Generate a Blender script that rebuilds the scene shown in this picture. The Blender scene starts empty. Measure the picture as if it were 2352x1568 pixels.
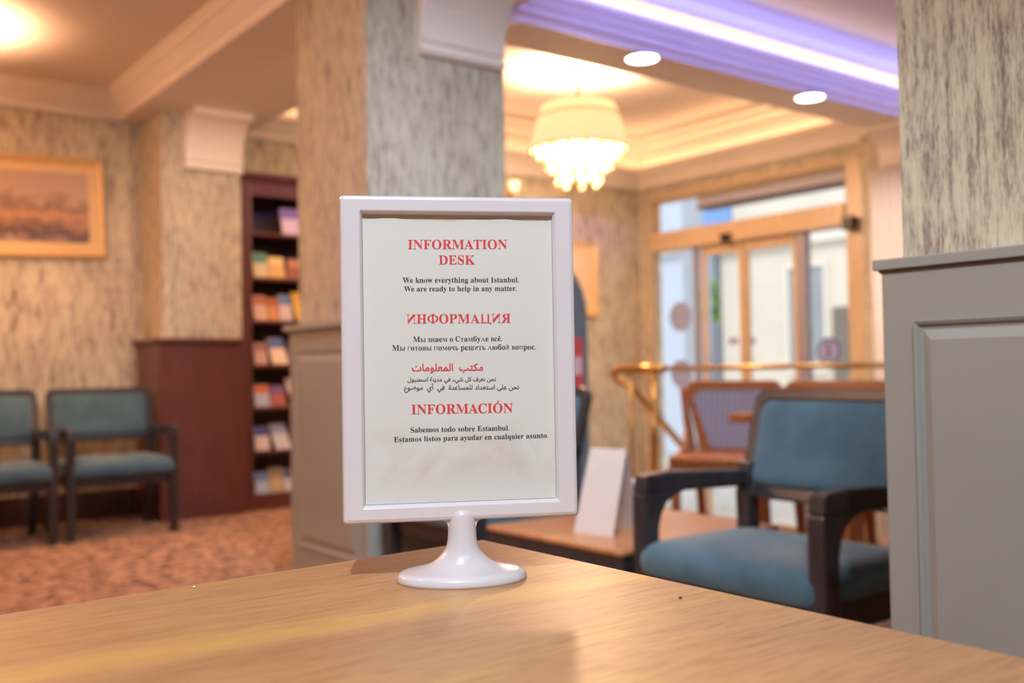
import bpy, bmesh, math, random
from mathutils import Vector, Matrix
random.seed(7)
sc = bpy.context.scene
COL = sc.collection

# ------------------------------------------------------------------ camera
CAMZ, FPX = 0.96, 2287.0
YAW, PITCH, ROLL = math.radians(37.2), math.atan(66 / FPX), 0.016
_f0 = Vector((math.sin(YAW), math.cos(YAW), 0))
_r0 = Vector((math.cos(YAW), -math.sin(YAW), 0))
_f = (_f0 * math.cos(PITCH) + Vector((0, 0, math.sin(PITCH)))).normalized()
_u0 = _r0.cross(_f)
CR = _r0 * math.cos(ROLL) - _u0 * math.sin(ROLL)
CU = _u0 * math.cos(ROLL) + _r0 * math.sin(ROLL)
CF = _f
cam = bpy.data.cameras.new('camera')
cam.sensor_width = 36.0
cam.lens = 36.0 * FPX / 2352.0
cam.clip_start, cam.clip_end = 0.02, 200
cam_ob = bpy.data.objects.new('camera', cam)
COL.objects.link(cam_ob)
cam_ob.matrix_world = Matrix(((CR.x, CU.x, -CF.x, 0), (CR.y, CU.y, -CF.y, 0), (CR.z, CU.z, -CF.z, CAMZ), (0, 0, 0, 1)))
cam.dof.use_dof = True
cam.dof.focus_distance = 0.94
cam.dof.aperture_fstop = 4.1
sc.camera = cam_ob

# ------------------------------------------------------------------ sky, exposure, lamps
sc.view_settings.view_transform = 'Standard'
sc.view_settings.look = 'None'
sc.view_settings.exposure = 0.0
sc.view_settings.gamma = 1.0
w = bpy.data.worlds.new('sky')
sc.world = w
w.use_nodes = True
w.node_tree.nodes['Background'].inputs[0].default_value = (0.86, 0.92, 1.0, 1)
w.node_tree.nodes['Background'].inputs[1].default_value = 1.5


def lamp(name, kind, loc, power, color, aim=None, size=0.1, size_y=None, spot=None, blend=0.5):
    d = bpy.data.lights.new(name, kind)
    d.energy, d.color = power, color
    if kind == 'AREA':
        d.size = size
        if size_y:
            d.shape, d.size_y = 'RECTANGLE', size_y
    elif kind != 'SUN':
        d.shadow_soft_size = size
    if kind == 'SPOT':
        d.spot_size, d.spot_blend = math.radians(spot), blend
    o = bpy.data.objects.new(name, d)
    COL.objects.link(o)
    o.location = loc
    if aim is not None:
        o.rotation_euler = (Vector(aim) - Vector(loc)).to_track_quat('-Z', 'Y').to_euler()
    return o


WARM, NEUT, VIOL = (1.0, 0.57, 0.34), (0.88, 0.94, 1.0), (0.25, 0.28, 1.0)
sun = lamp('sun', 'SUN', (0, 0, 10), 1.7, (1.0, 0.95, 0.86), aim=(6, 2.5, 3))
sun.data.angle = math.radians(3)
# spot of the reception ceiling, then added area fills without any fitting seen
lamp('reception_spot', 'SPOT', (-0.62, -0.75, 2.68), 262, NEUT, aim=(0.62, 0.75, 0.85), size=0.03, spot=44, blend=0.6)
lamp('reception_fill', 'AREA', (0.0, 0.1, 2.70), 8, (0.92, 0.96, 1.0), aim=(0.7, 0.9, 0), size=0.8)
lamp('reception_fill', 'AREA', (0.2, -1.6, 2.70), 16, (0.84, 0.92, 1.0), aim=(0.6, -0.5, 0), size=1.2)
lamp('reception_fill', 'AREA', (1.5, 1.5, 2.70), 56, (0.74, 0.83, 1.0), aim=(2.4, 3.6, 0.9), size=0.7).data.spread = math.radians(95)
lamp('reception_fill', 'AREA', (-0.4, 1.7, 2.70), 8, (0.78, 0.88, 1.0), aim=(1.9, 1.6, 0.3), size=0.5).data.spread = math.radians(65)
# added warm point fill for the left ceiling and pillar side, no lamp seen
lamp('waiting_fill', 'POINT', (-0.9, 4.1, 2.42), 118, WARM, size=0.25)

# ------------------------------------------------------------------ pixel -> world helpers (frame 2352 x 1568)
CAM = Vector((0, 0, CAMZ))


def ray(px, py):
    return CF + CR * ((px - 1176) / FPX) - CU * ((py - 784) / FPX)


def hit(px, py, axis, v):
    d = ray(px, py)
    return CAM + d * ((v - CAM[axis]) / d[axis])


def at(px, py, depth):
    d = ray(px, py)
    return CAM + d * (depth / d.dot(_f0))


# ------------------------------------------------------------------ materials
MATS = {}


class NT:
    def __init__(self, name):
        self.m = bpy.data.materials.new(name)
        self.m.use_nodes = True
        self.t = self.m.node_tree
        self.b = self.t.nodes['Principled BSDF']

    def n(self, typ, **kw):
        nd = self.t.nodes.new(typ)
        for k, v in kw.items():
            setattr(nd, k, v)
        return nd

    def l(self, a, b):
        self.t.links.new(a, b)

    def coords(self, scale=(1, 1, 1), rot=(0, 0, 0)):
        tc = self.n('ShaderNodeTexCoord')
        mp = self.n('ShaderNodeMapping')
        mp.inputs['Scale'].default_value = scale
        mp.inputs['Rotation'].default_value = rot
        self.l(tc.outputs['Object'], mp.inputs['Vector'])
        return mp.outputs['Vector']

    def noise(self, vec, scale, detail=3.0, rough=0.55, dist=0.0):
        nd = self.n('ShaderNodeTexNoise')
        nd.inputs['Scale'].default_value = scale
        nd.inputs['Detail'].default_value = detail
        nd.inputs['Roughness'].default_value = rough
        nd.inputs['Distortion'].default_value = dist
        self.l(vec, nd.inputs['Vector'])
        return nd.outputs['Fac']

    def ramp(self, fac, stops):
        nd = self.n('ShaderNodeValToRGB')
        e = nd.color_ramp.elements
        while len(e) < len(stops):
            e.new(0.5)
        for k, (p, c) in enumerate(stops):
            e[k].position = p
            e[k].color = (*c, 1) if len(c) == 3 else c
        self.l(fac, nd.inputs['Fac'])
        return nd.outputs['Color']

    def mix(self, fac, a, b, mode='MIX'):
        nd = self.n('ShaderNodeMix', data_type='RGBA', blend_type=mode)
        for s, v in ((nd.inputs[0], fac), (nd.inputs[6], a), (nd.inputs[7], b)):
            if isinstance(v, (int, float)):
                s.default_value = v
            elif isinstance(v, tuple):
                s.default_value = (*v, 1)
            else:
                self.l(v, s)
        return nd.outputs[2]

    def bump(self, fac, strength=0.2, dist=0.002):
        nd = self.n('ShaderNodeBump')
        nd.inputs['Strength'].default_value = strength
        nd.inputs['Distance'].default_value = dist
        self.l(fac, nd.inputs['Height'])
        self.l(nd.outputs['Normal'], self.b.inputs['Normal'])


def srgb(r, g, b):
    return tuple((v / 255 / 12.92) if v / 255 <= 0.04045 else ((v / 255 + 0.055) / 1.055) ** 2.4 for v in (r, g, b))


def plain(name, col, rough=0.5, metal=0.0, emit=None, estr=0.0, var=0.0, spec=0.5, coat=0.0, vscale=30):
    if name in MATS:
        return MATS[name]
    k = NT(name)
    k.b.inputs['Roughness'].default_value = rough
    k.b.inputs['Metallic'].default_value = metal
    k.b.inputs['Specular IOR Level'].default_value = spec
    k.b.inputs['Coat Weight'].default_value = coat
    if var:
        f = k.noise(k.coords(), vscale)
        lo = tuple(c * (1 - var) for c in col)
        hi = tuple(min(1, c * (1 + var)) for c in col)
        k.l(k.ramp(f, [(0.3, lo), (0.7, hi)]), k.b.inputs['Base Color'])
    else:
        k.b.inputs['Base Color'].default_value = (*col, 1)
    if emit:
        k.b.inputs['Emission Color'].default_value = (*emit, 1)
        k.b.inputs['Emission Strength'].default_value = estr
    MATS[name] = k.m
    return k.m


def mat_wallpaper():
    k = NT('bark_wallpaper')
    fine0 = k.noise(k.coords((1, 1, 0.13)), 400, 4, 0.7, 0.1)
    lng = k.noise(k.coords((1, 1, 0.02)), 120, 2, 0.6, 0.2)
    fm = k.n('ShaderNodeMix', data_type='FLOAT')
    fm.inputs[0].default_value = 0.35
    k.l(fine0, fm.inputs[2])
    k.l(lng, fm.inputs[3])
    fine = fm.outputs[0]
    mid = k.noise(k.coords((1, 1, 0.2)), 46, 4, 0.62, 0.15)
    big = k.noise(k.coords((1, 1, 0.35)), 8, 2, 0.5)
    s1 = k.n('ShaderNodeMath', operation='MULTIPLY_ADD')
    k.l(mid, s1.inputs[0])
    s1.inputs[1].default_value = 0.75
    k.l(fine, s1.inputs[2])
    s2 = k.n('ShaderNodeMath', operation='MULTIPLY_ADD')
    k.l(big, s2.inputs[0])
    s2.inputs[1].default_value = 0.18
    k.l(s1.outputs[0], s2.inputs[2])
    t = k.n('ShaderNodeMath', operation='MULTIPLY')
    k.l(s2.outputs[0], t.inputs[0])
    t.inputs[1].default_value = 0.5
    col = k.ramp(t.outputs[0], [(0.375, srgb(104, 88, 88)), (0.44, srgb(156, 143, 130)), (0.50, srgb(194, 186, 162)), (0.60, srgb(210, 203, 182))])
    k.l(col, k.b.inputs['Base Color'])
    k.b.inputs['Roughness'].default_value = 0.75
    k.bump(fine, 0.3, 0.002)
    return k.m


def mat_oak():
    k = NT('oak_desktop')
    v = k.coords((0.06, 1, 1), (0, 0, math.radians(-3.0)))
    fine = k.noise(v, 420, 3, 0.6, 0.3)
    mid = k.noise(v, 60, 3, 0.6, 0.8)
    big = k.noise(k.coords((0.22, 1, 1), (0, 0, math.radians(-3.0))), 5.2, 2, 0.5, 0.3)
    col = k.ramp(big, [(0.32, srgb(172, 126, 90)), (0.46, srgb(186, 142, 100)), (0.56, srgb(194, 150, 100)), (0.62, srgb(206, 166, 100)), (0.70, srgb(190, 147, 102))])
    col = k.mix(k.ramp(mid, [(0.40, (0.35, 0.35, 0.35)), (0.6, (0, 0, 0))]), col, srgb(168, 120, 84))
    col = k.mix(k.ramp(fine, [(0.36, (0.55, 0.55, 0.55)), (0.5, (0, 0, 0))]), col, srgb(140, 94, 62))
    # pale yellow heartwood streak running along the board
    tc = k.n('ShaderNodeTexCoord')
    dt = k.n('ShaderNodeVectorMath', operation='DOT_PRODUCT')
    k.l(tc.outputs['Object'], dt.inputs[0])
    dt.inputs[1].default_value = (0.09, 1, 0)
    wob = k.noise(k.coords((0.35, 1, 1)), 14, 3, 0.6, 0.4)
    md = k.n('ShaderNodeMath', operation='MULTIPLY_ADD')
    k.l(wob, md.inputs[0])
    md.inputs[1].default_value = 0.05
    k.l(dt.outputs['Value'], md.inputs[2])
    mr = k.n('ShaderNodeMapRange')
    mr.inputs['From Min'].default_value = 0.523
    mr.inputs['From Max'].default_value = 0.623
    k.l(md.outputs[0], mr.inputs['Value'])
    bd = k.ramp(mr.outputs[0], [(0.15, (0, 0, 0)), (0.42, (0.5, 0.5, 0.5)), (0.58, (0.5, 0.5, 0.5)), (0.85, (0, 0, 0))])
    col = k.mix(bd, col, k.mix(fine, srgb(206, 158, 84), srgb(228, 188, 108)))
    k.l(col, k.b.inputs['Base Color'])
    k.b.inputs['Roughness'].default_value = 0.42
    k.bump(fine, 0.15, 0.0006)
    return k.m


def mat_wood(name, dark, light, scale=(1, 1, 0.08), rough=0.4, ns=45):
    k = NT(name)
    f = k.noise(k.coords(scale), ns, 3, 0.6, 0.5)
    k.l(k.ramp(f, [(0.3, dark), (0.7, light)]), k.b.inputs['Base Color'])
    k.b.inputs['Roughness'].default_value = rough
    return k.m


def mat_carpet():
    k = NT('mottled_carpet')
    a = k.noise(k.coords(), 15, 4, 0.65, 0.8)
    f = k.noise(k.coords(), 160, 2, 0.6)
    col = k.ramp(a, [(0.40, srgb(80, 56, 46)), (0.48, srgb(138, 102, 82)), (0.57, srgb(190, 150, 124)), (0.72, srgb(150, 112, 90))])
    col = k.mix(k.ramp(f, [(0.4, (0.4, 0.4, 0.4)), (0.6, (0, 0, 0))]), col, srgb(110, 80, 66))
    k.l(col, k.b.inputs['Base Color'])
    k.b.inputs['Roughness'].default_value = 0.95
    k.bump(f, 0.4, 0.004)
    return k.m


def mat_fabric(name, a, b, weave=500, sheen=0.3):
    k = NT(name)
    f = k.noise(k.coords(), weave, 2, 0.6)
    g = k.noise(k.coords(), 8, 3, 0.6)
    col = k.mix(k.ramp(g, [(0.35, (0, 0, 0)), (0.65, (1, 1, 1))]), a, b)
    col = k.mix(k.ramp(f, [(0.4, (0.3, 0.3, 0.3)), (0.6, (0, 0, 0))]), col, tuple(c * 0.55 for c in a))
    k.l(col, k.b.inputs['Base Color'])
    k.b.inputs['Roughness'].default_value = 0.8
    k.b.inputs['Sheen Weight'].default_value = sheen
    k.bump(f, 0.3, 0.001)
    return k.m


def mat_stripes(name, a, b, axis, freq, rough=0.7):
    k = NT(name)
    wv = k.n('ShaderNodeTexWave', wave_type='BANDS', bands_direction=axis)
    wv.inputs['Scale'].default_value = freq
    wv.inputs['Distortion'].default_value = 0.3
    k.l(k.coords(), wv.inputs['Vector'])
    k.l(k.ramp(wv.outputs['Fac'], [(0.4, a), (0.6, b)]), k.b.inputs['Base Color'])
    k.b.inputs['Roughness'].default_value = rough
    return k.m


def mat_glass(name, tint=(1, 1, 1)):
    k = NT(name)
    out = k.t.nodes['Material Output']
    tr = k.n('ShaderNodeBsdfTransparent')
    tr.inputs[0].default_value = (*tint, 1)
    gl = k.n('ShaderNodeBsdfGlossy')
    gl.inputs['Roughness'].default_value = 0.02
    lw = k.n('ShaderNodeLayerWeight')
    fr = k.n('ShaderNodeMath', operation='POWER')
    k.l(lw.outputs['Facing'], fr.inputs[0])
    fr.inputs[1].default_value = 4.0
    mx = k.n('ShaderNodeMixShader')
    k.l(fr.outputs[0], mx.inputs[0])
    k.l(tr.outputs[0], mx.inputs[1])
    k.l(gl.outputs[0], mx.inputs[2])
    k.l(mx.outputs[0], out.inputs['Surface'])
    return k.m


def mat_painting():
    k = NT('harbour_painting')
    tc = k.n('ShaderNodeTexCoord')
    sep = k.n('ShaderNodeSeparateXYZ')
    k.l(tc.outputs['Generated'], sep.inputs[0])
    v = k.coords((1, 1, 1.4))
    n1 = k.noise(v, 9, 4, 0.6, 0.6)
    ad = k.n('ShaderNodeMath', operation='MULTIPLY_ADD')
    k.l(n1, ad.inputs[0])
    ad.inputs[1].default_value = 0.55
    k.l(sep.outputs[2], ad.inputs[2])
    col = k.ramp(ad.outputs[0], [(0.28, srgb(170, 140, 124)), (0.40, srgb(84, 66, 62)), (0.55, srgb(140, 104, 82)), (0.68, srgb(196, 146, 106)), (0.80, srgb(138, 108, 90)), (0.95, srgb(190, 160, 132)), (1.0, srgb(186, 156, 136))])
    k.l(col, k.b.inputs['Base Color'])
    k.b.inputs['Roughness'].default_value = 0.5
    return k.m


def mat_paper():
    k = NT('sign_paper')
    g = k.noise(k.coords(), 22, 3, 0.55, 0.4)
    sep = k.n('ShaderNodeSeparateXYZ')
    tc = k.n('ShaderNodeTexCoord')
    k.l(tc.outputs['Generated'], sep.inputs[0])
    band = k.ramp(sep.outputs[2], [(0.03, (0, 0, 0)), (0.12, (1, 1, 1)), (0.20, (1, 1, 1)), (0.30, (0, 0, 0))])
    st = k.ramp(g, [(0.40, (0, 0, 0)), (0.62, (0.55, 0.55, 0.55))])
    col = k.mix(k.mix(1.0, band, st, 'MULTIPLY'), srgb(206, 206, 202), srgb(188, 178, 168))
    k.l(col, k.b.inputs['Base Color'])
    k.b.inputs['Roughness'].default_value = 0.6
    return k.m


M_WALL = mat_wallpaper()
M_OAK = mat_oak()
M_CARPET = mat_carpet()
M_CEIL = plain('ceiling_paint', srgb(226, 214, 204), 0.7, var=0.02)
M_CORN = plain('cornice_paint', srgb(232, 222, 212), 0.5, var=0.015)
M_GREY = plain('grey_panel_paint', srgb(146, 145, 139), 0.38, var=0.03, vscale=6)
M_MAHOG = mat_wood('mahogany', srgb(82, 46, 42), srgb(104, 60, 54), rough=0.35)
M_BASE = mat_wood('dark_skirting_wood', srgb(52, 36, 34), srgb(70, 48, 44))
M_DARK = mat_wood('charcoal_stained_wood', srgb(40, 36, 38), srgb(56, 50, 52), rough=0.28)
M_TEAL = mat_fabric('teal_upholstery', srgb(50, 84, 100), srgb(64, 100, 116))
M_TABLE = mat_wood('walnut_table_wood', srgb(166, 110, 70), srgb(192, 136, 92), (0.1, 1, 1), 0.3)
M_CAFE = mat_wood('orange_brown_wood', srgb(140, 80, 44), srgb(176, 108, 62), (1, 1, 0.1), 0.3)
M_CFAB = mat_stripes('blue_grey_striped_fabric', srgb(120, 120, 146), srgb(168, 168, 190), 'Y', 9)
M_WHITE = plain('white_plastic', srgb(212, 208, 214), 0.22, coat=0.4)
M_PAPER = mat_paper()
M_RED = plain('red_ink', srgb(206, 50, 62), 0.6)
M_BLACK = plain('black_ink', srgb(42, 42, 44), 0.6)
M_BRASS = plain('brass', srgb(190, 150, 92), 0.3, 1.0)
M_GOLD = plain('gilded_frame', srgb(212, 176, 122), 0.4, 0.2, var=0.08)
M_MAT = plain('cream_mount', srgb(226, 192, 140), 0.7)
M_PAINT = mat_painting()
M_DOORWOOD = mat_wood('honey_door_wood', srgb(184, 158, 128), srgb(206, 184, 152), (1, 1, 0.08), 0.35)
M_STEEL = plain('grey_door_post', srgb(150, 146, 160), 0.4, 0.2)
M_GLASS = mat_glass('clear_glass')
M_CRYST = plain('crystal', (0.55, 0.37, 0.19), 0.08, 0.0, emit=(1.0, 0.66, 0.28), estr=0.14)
M_BULB = plain('lit_bulb', (1, 0.9, 0.7), 0.4, emit=(1.0, 0.80, 0.48), estr=14)
M_SHADE = plain('lit_lampshade_fabric', srgb(236, 206, 150), 0.8, emit=(1.0, 0.76, 0.44), estr=0.75)
M_LEDW = plain('warm_led_strip', (1, 0.8, 0.5), 0.5, emit=(1.0, 0.72, 0.32), estr=5.0)
M_LEDC = plain('cream_led_strip', (1, 0.95, 0.85), 0.5, emit=(1.0, 0.85, 0.48), estr=8.5)
M_LEDV = plain('violet_led_strip', (0.5, 0.4, 1), 0.5, emit=(0.36, 0.36, 1.0), estr=3.0)
M_SPOT = plain('lit_downlight_lens', (1, 1, 1), 0.4, emit=(1.0, 0.93, 0.84), estr=9)
M_CURT = mat_stripes('pale_pink_pleats', srgb(238, 226, 220), srgb(248, 240, 236), 'Y', 14)
M_SENSOR = plain('black_plastic', srgb(34, 32, 32), 0.4)

# ------------------------------------------------------------------ mesh builders


class MB:
    def __init__(self):
        self.bm = bmesh.new()

    def poly(self, pts):
        vs = [self.bm.verts.new(p) for p in pts]
        return self.bm.faces.new(vs)

    def box(self, x0, x1, y0, y1, z0, z1):
        c = [(x, y, z) for z in (z0, z1) for y in (y0, y1) for x in (x0, x1)]
        v = [self.bm.verts.new(p) for p in c]
        for q in ((0, 2, 3, 1), (4, 5, 7, 6), (0, 1, 5, 4), (2, 6, 7, 3), (0, 4, 6, 2), (1, 3, 7, 5)):
            self.bm.faces.new([v[i] for i in q])
        return self

    def loops(self, loops, closed=True, cap0=True, cap1=True):
        """skin between successive loops of equal length"""
        L = [[self.bm.verts.new(p) for p in lp] for lp in loops]
        n = len(L[0])
        for a, b in zip(L, L[1:]):
            for i in range(n if closed else n - 1):
                j = (i + 1) % n
                self.bm.faces.new((a[i], a[j], b[j], b[i]))
        if closed and cap0:
            self.bm.faces.new(list(reversed(L[0])))
        if closed and cap1:
            self.bm.faces.new(L[-1])
        return self

    def prism(self, poly, axis, a, b):
        """poly of 2D points extruded along axis from a to b; axis 0: (y,z) 1: (x,z) 2: (x,y)"""
        def mk(p, v):
            return ((v, p[0], p[1]), (p[0], v, p[1]), (p[0], p[1], v))[axis]
        return self.loops([[mk(p, a) for p in poly], [mk(p, b) for p in poly]])

    def tube(self, path, r, n=12, caps=True):
        path = [Vector(p) for p in path]
        rs = r if isinstance(r, (list, tuple)) else [r] * len(path)
        loops = []
        prev = None
        for i, p in enumerate(path):
            t = (path[min(i + 1, len(path) - 1)] - path[max(i - 1, 0)]).normalized()
            if prev is None:
                a = t.orthogonal().normalized()
            else:
                a = (prev - t * prev.dot(t)).normalized()
            prev = a
            b = t.cross(a)
            loops.append([p + (a * math.cos(2 * math.pi * k / n) + b * math.sin(2 * math.pi * k / n)) * rs[i] for k in range(n)])
        return self.loops(loops, True, caps, caps)

    def bar(self, p, q, wd, ht, up=(0, 0, 1)):
        """rectangular bar from p to q"""
        p, q, up = Vector(p), Vector(q), Vector(up)
        t = (q - p).normalized()
        s = t.cross(up).normalized()
        u2 = s.cross(t)
        k = [s * wd / 2 + u2 * ht / 2, s * -wd / 2 + u2 * ht / 2, s * -wd / 2 - u2 * ht / 2, s * wd / 2 - u2 * ht / 2]
        return self.loops([[p + c for c in k], [q + c for c in k]])

    def lathe(self, prof, c=(0, 0, 0), n=32, sx=1, sy=1):
        """prof: list of (r, z)"""
        c = Vector(c)
        loops = [[c + Vector((r * sx * math.cos(2 * math.pi * k / n), r * sy * math.sin(2 * math.pi * k / n), z)) for k in range(n)] for r, z in prof]
        return self.loops(loops)

    def ball(self, c, r, n=10, m=6, sz=1.0):
        prof = [(max(r * math.sin(math.pi * k / m), r * 0.02), -r * sz * math.cos(math.pi * k / m)) for k in range(m + 1)]
        return self.lathe(prof, c, n)

    def rects(self, rect, prof, open_=False):
        """mitred moulding inside the rectangle (x0,x1,y0,y1): prof of (inset, z)"""
        x0, x1, y0, y1 = rect
        loops = []
        for d, z in prof:
            loops.append([(x0 + d, y0 + d, z), (x1 - d, y0 + d, z), (x1 - d, y1 - d, z), (x0 + d, y1 - d, z)])
        return self.loops(loops, True, False, False)

    def build(self, name, mat, parent=None, base=None, bevel=0.0, segs=2, smooth=False, kind=None, sub=0, normals=True):
        if normals:
            bmesh.ops.recalc_face_normals(self.bm, faces=self.bm.faces[:])
        off = Vector((0, 0, 0))
        rot = 0.0
        if parent is not None:
            root = parent
            while root is not None:
                off += Vector(root.location)
                root = root.parent
        elif base is not None:
            off = Vector(base)
        for v in self.bm.verts:
            v.co -= off
        me = bpy.data.meshes.new(name)
        self.bm.to_mesh(me)
        self.bm.free()
        o = bpy.data.objects.new(name, me)
        COL.objects.link(o)
        me.materials.append(mat)
        if parent is not None:
            o.parent = parent
        else:
            o.location = off
        if smooth:
            for p in me.polygons:
                p.use_smooth = True
        if bevel:
            b = o.modifiers.new('bevel', 'BEVEL')
            b.width, b.segments, b.limit_method, b.angle_limit = bevel, segs, 'ANGLE', math.radians(35)
            b.harden_normals = False
        if sub:
            s = o.modifiers.new('sub', 'SUBSURF')
            s.levels = s.render_levels = sub
        if kind:
            o['kind'] = kind
        return o


def empty(name, loc, rz=0.0, kind=None):
    o = bpy.data.objects.new(name, None)
    COL.objects.link(o)
    o.empty_display_size = 0.1
    o.location = loc
    o.rotation_euler = (0, 0, rz)
    if kind:
        o['kind'] = kind
    return o


def tag(o, label, cat, group=None):
    o['label'], o['category'] = label, cat
    if group:
        o['group'] = group
    return o


def copy_tree(src, parent=None):
    c = src.copy()
    COL.objects.link(c)
    c.parent = parent
    for ch in list(src.children):
        copy_tree(ch, c)
    return c


S = 'structure'
# ------------------------------------------------------------------ room shell
ZS, YF, XD = 2.73, 7.1, 7.0            # soffit height, far wall, door wall
X0, Y0, ZT, ZL = -3.0, -3.0, 3.45, -0.6
SX = 4.95                              # lobby floor ends here, steps go down to the entrance
MB().box(X0, SX, Y0, YF, -0.12, 0).build('floor', M_CARPET, kind=S)
M_STONE = plain('pale_landing_stone', srgb(190, 178, 164), 0.35, var=0.05)
MB().box(SX, XD, Y0, YF, ZL - 0.1, ZL).build('floor', M_STONE, kind=S)
MB().box(SX - 0.02, SX, Y0, YF, ZL, -0.12).build('trim_5', M_BASE, kind=S)
st = MB()
for i in range(3):
    st.box(SX, SX + 0.28 * (i + 1), 5.2, YF, -0.15 * (3 - i) - 0.15, -0.15 * (3 - i))
st.build('trim_6', M_STONE, kind=S)
MB().box(X0, XD + 0.1, YF, YF + 0.15, -0.7, ZT).build('wall_far', M_WALL, kind=S)
MB().box(X0 - 0.15, X0, Y0, YF, -0.1, ZT).build('wall_left', M_WALL, kind=S)
MB().box(X0, XD + 0.2, Y0 - 0.15, Y0, -0.7, ZT).build('wall_back', M_WALL, kind=S)
DY0, DY1 = 4.72, 6.905                 # entrance opening
wl = MB()
wl.box(XD, XD + 0.1, Y0, DY0, -0.7, ZT)
wl.box(XD, XD + 0.1, DY1, YF, -0.7, ZT)
wl.box(XD, XD + 0.1, DY0, DY1, 2.58, ZT)
wl.build('wall_entrance', M_WALL, kind=S)
MB().box(X0, 2.1, YF - 0.025, YF, 0, 0.19).build('baseboard_far', M_BASE, kind=S, bevel=0.005)

# ceiling: a soffit with three recessed trays
TL = (-2.6, 2.01, 2.6, YF - 0.01)             # tray over the waiting chairs
TF = (2.82, XD - 0.01, 4.25, YF - 0.01)              # tray with the chandelier
TN = (2.92, XD - 0.01, 0.9, 3.96)             # violet lit tray
xs = sorted({X0, TL[0], TL[1], TF[0], TF[1], TN[0], XD})
ys = sorted({Y0, TN[2], TL[2], TN[3], TF[2], TF[3], YF})
so = MB()
for xa, xb in zip(xs, xs[1:]):
    for ya, yb in zip(ys, ys[1:]):
        cx, cy = (xa + xb) / 2, (ya + yb) / 2
        if any(t[0] < cx < t[1] and t[2] < cy < t[3] for t in (TL, TF, TN)):
            continue
        so.poly([(xa, ya, ZS), (xa, yb, ZS), (xb, yb, ZS), (xb, ya, ZS)])
so.build('ceiling', M_CEIL, kind=S, normals=False)
ZTL, ZTF, ZTN = 2.90, 3.25, 3.12
for (r, zt) in ((TL, ZTL), (TF, ZTF), (TN, ZTN)):
    m = MB()
    m.poly([(r[0], r[2], zt), (r[0], r[3], zt), (r[1], r[3], zt), (r[1], r[2], zt)])
    m.build('ceiling', M_CEIL, kind=S, normals=False)
MB().rects(TL, [(0, ZS), (0.02, ZS - 0.004), (0.035, ZS + 0.02), (0.035, ZS + 0.04), (0.05, ZS + 0.05), (0.07, ZS + 0.075), (0.105, ZS + 0.11), (0.12, ZS + 0.115), (0.12, ZS + 0.14), (0.14, ZS + 0.15), (0.14, ZTL)]).build('trim_1', M_CORN, kind=S, normals=False)
MB().rects(TF, [(0, ZS), (0.03, ZS - 0.004), (0.05, ZS + 0.025), (0.05, ZS + 0.05), (0.07, ZS + 0.06), (0.10, ZS + 0.10), (0.14, ZS + 0.13), (0.16, ZS + 0.135), (0.16, ZS + 0.175), (0.10, ZS + 0.175), (0.10, ZS + 0.13), (0, ZS + 0.13), (0, 3.12), (0.03, 3.14), (0.03, 3.18), (0.08, 3.20), (0.08, ZTF)]).build('trim_2', M_CORN, kind=S, normals=False)
MB().rects(TN, [(0, ZS), (0.02, ZS - 0.004), (0.03, ZS + 0.025), (0.06, ZS + 0.04), (0.06, ZS + 0.065), (0.075, ZS + 0.075), (0.10, ZS + 0.115), (0.12, ZS + 0.122), (0.12, ZS + 0.155), (0.07, ZS + 0.155), (0.07, ZS + 0.13), (0, ZS + 0.13), (0, ZS + 0.225), (0.06, ZS + 0.232), (0.10, ZS + 0.24), (0.10, ZS + 0.27), (0.06, ZS + 0.27), (0.06, ZS + 0.25), (0, ZS + 0.25), (0, ZTN)]).build('trim_3', M_CORN, kind=S, normals=False)
# roof slab over the trays keeps daylight out
MB().box(X0 - 0.2, XD + 0.25, Y0 - 0.2, YF + 0.2, ZT, ZT + 0.1).build('ceiling', M_CEIL, kind=S)


def led_strip(name, rect, inset, z, wd, mat):
    m = MB()
    m.rects(rect, [(inset, z), (inset + wd, z), (inset + wd, z + 0.008), (inset, z + 0.008), (inset, z)])
    return m.build(name, mat)


tag(led_strip('led_strip', TF, 0.035, ZS + 0.131, 0.03, M_LEDW), 'warm yellow light strip hidden on the cornice around the chandelier recess', 'light strip')
tag(led_strip('led_strip', TN, 0.012, ZS + 0.131, 0.025, M_LEDC), 'cream light strip along the cornice of the violet ceiling recess', 'light strip')
tag(led_strip('led_strip', TN, 0.012, ZS + 0.251, 0.03, M_LEDV), 'violet blue light strip on the ceiling recess cornice above the downlights', 'light strip')
# the light those strips give
xm = (TN[0] + TN[1]) / 2
zv = ZS + 0.285
lamp('violet_cove_light', 'AREA', (xm, TN[2] + 0.13, zv), 13, VIOL, aim=(xm, TN[3], ZS + 0.28), size=3.9, size_y=0.05).data.spread = math.radians(26)
lamp('violet_cove_light', 'AREA', (xm, TN[3] - 0.06, zv), 2.6, VIOL, aim=(xm, TN[3] - 0.3, ZTN + 0.6), size=3.9, size_y=0.04)
lamp('violet_cove_light', 'AREA', (TN[1] - 0.06, (TN[2] + TN[3]) / 2, zv), 2, VIOL, aim=(TN[1] - 0.3, (TN[2] + TN[3]) / 2, ZTN + 0.6), size=0.04, size_y=2.6)
for (xa, ya, ln, along) in (((TF[0] + TF[1]) / 2, TF[3] - 0.05, 3.9, 'x'), (TF[1] - 0.05, (TF[2] + TF[3]) / 2, 2.6, 'y'), (TF[0] + 0.05, (TF[2] + TF[3]) / 2, 2.6, 'y')):
    d = lamp('warm_cove_light', 'AREA', (xa, ya, ZS + 0.15), 4, WARM, size=ln, size_y=0.03)
    d.rotation_euler = (math.pi, 0, 0 if along == 'x' else math.pi / 2)


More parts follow.
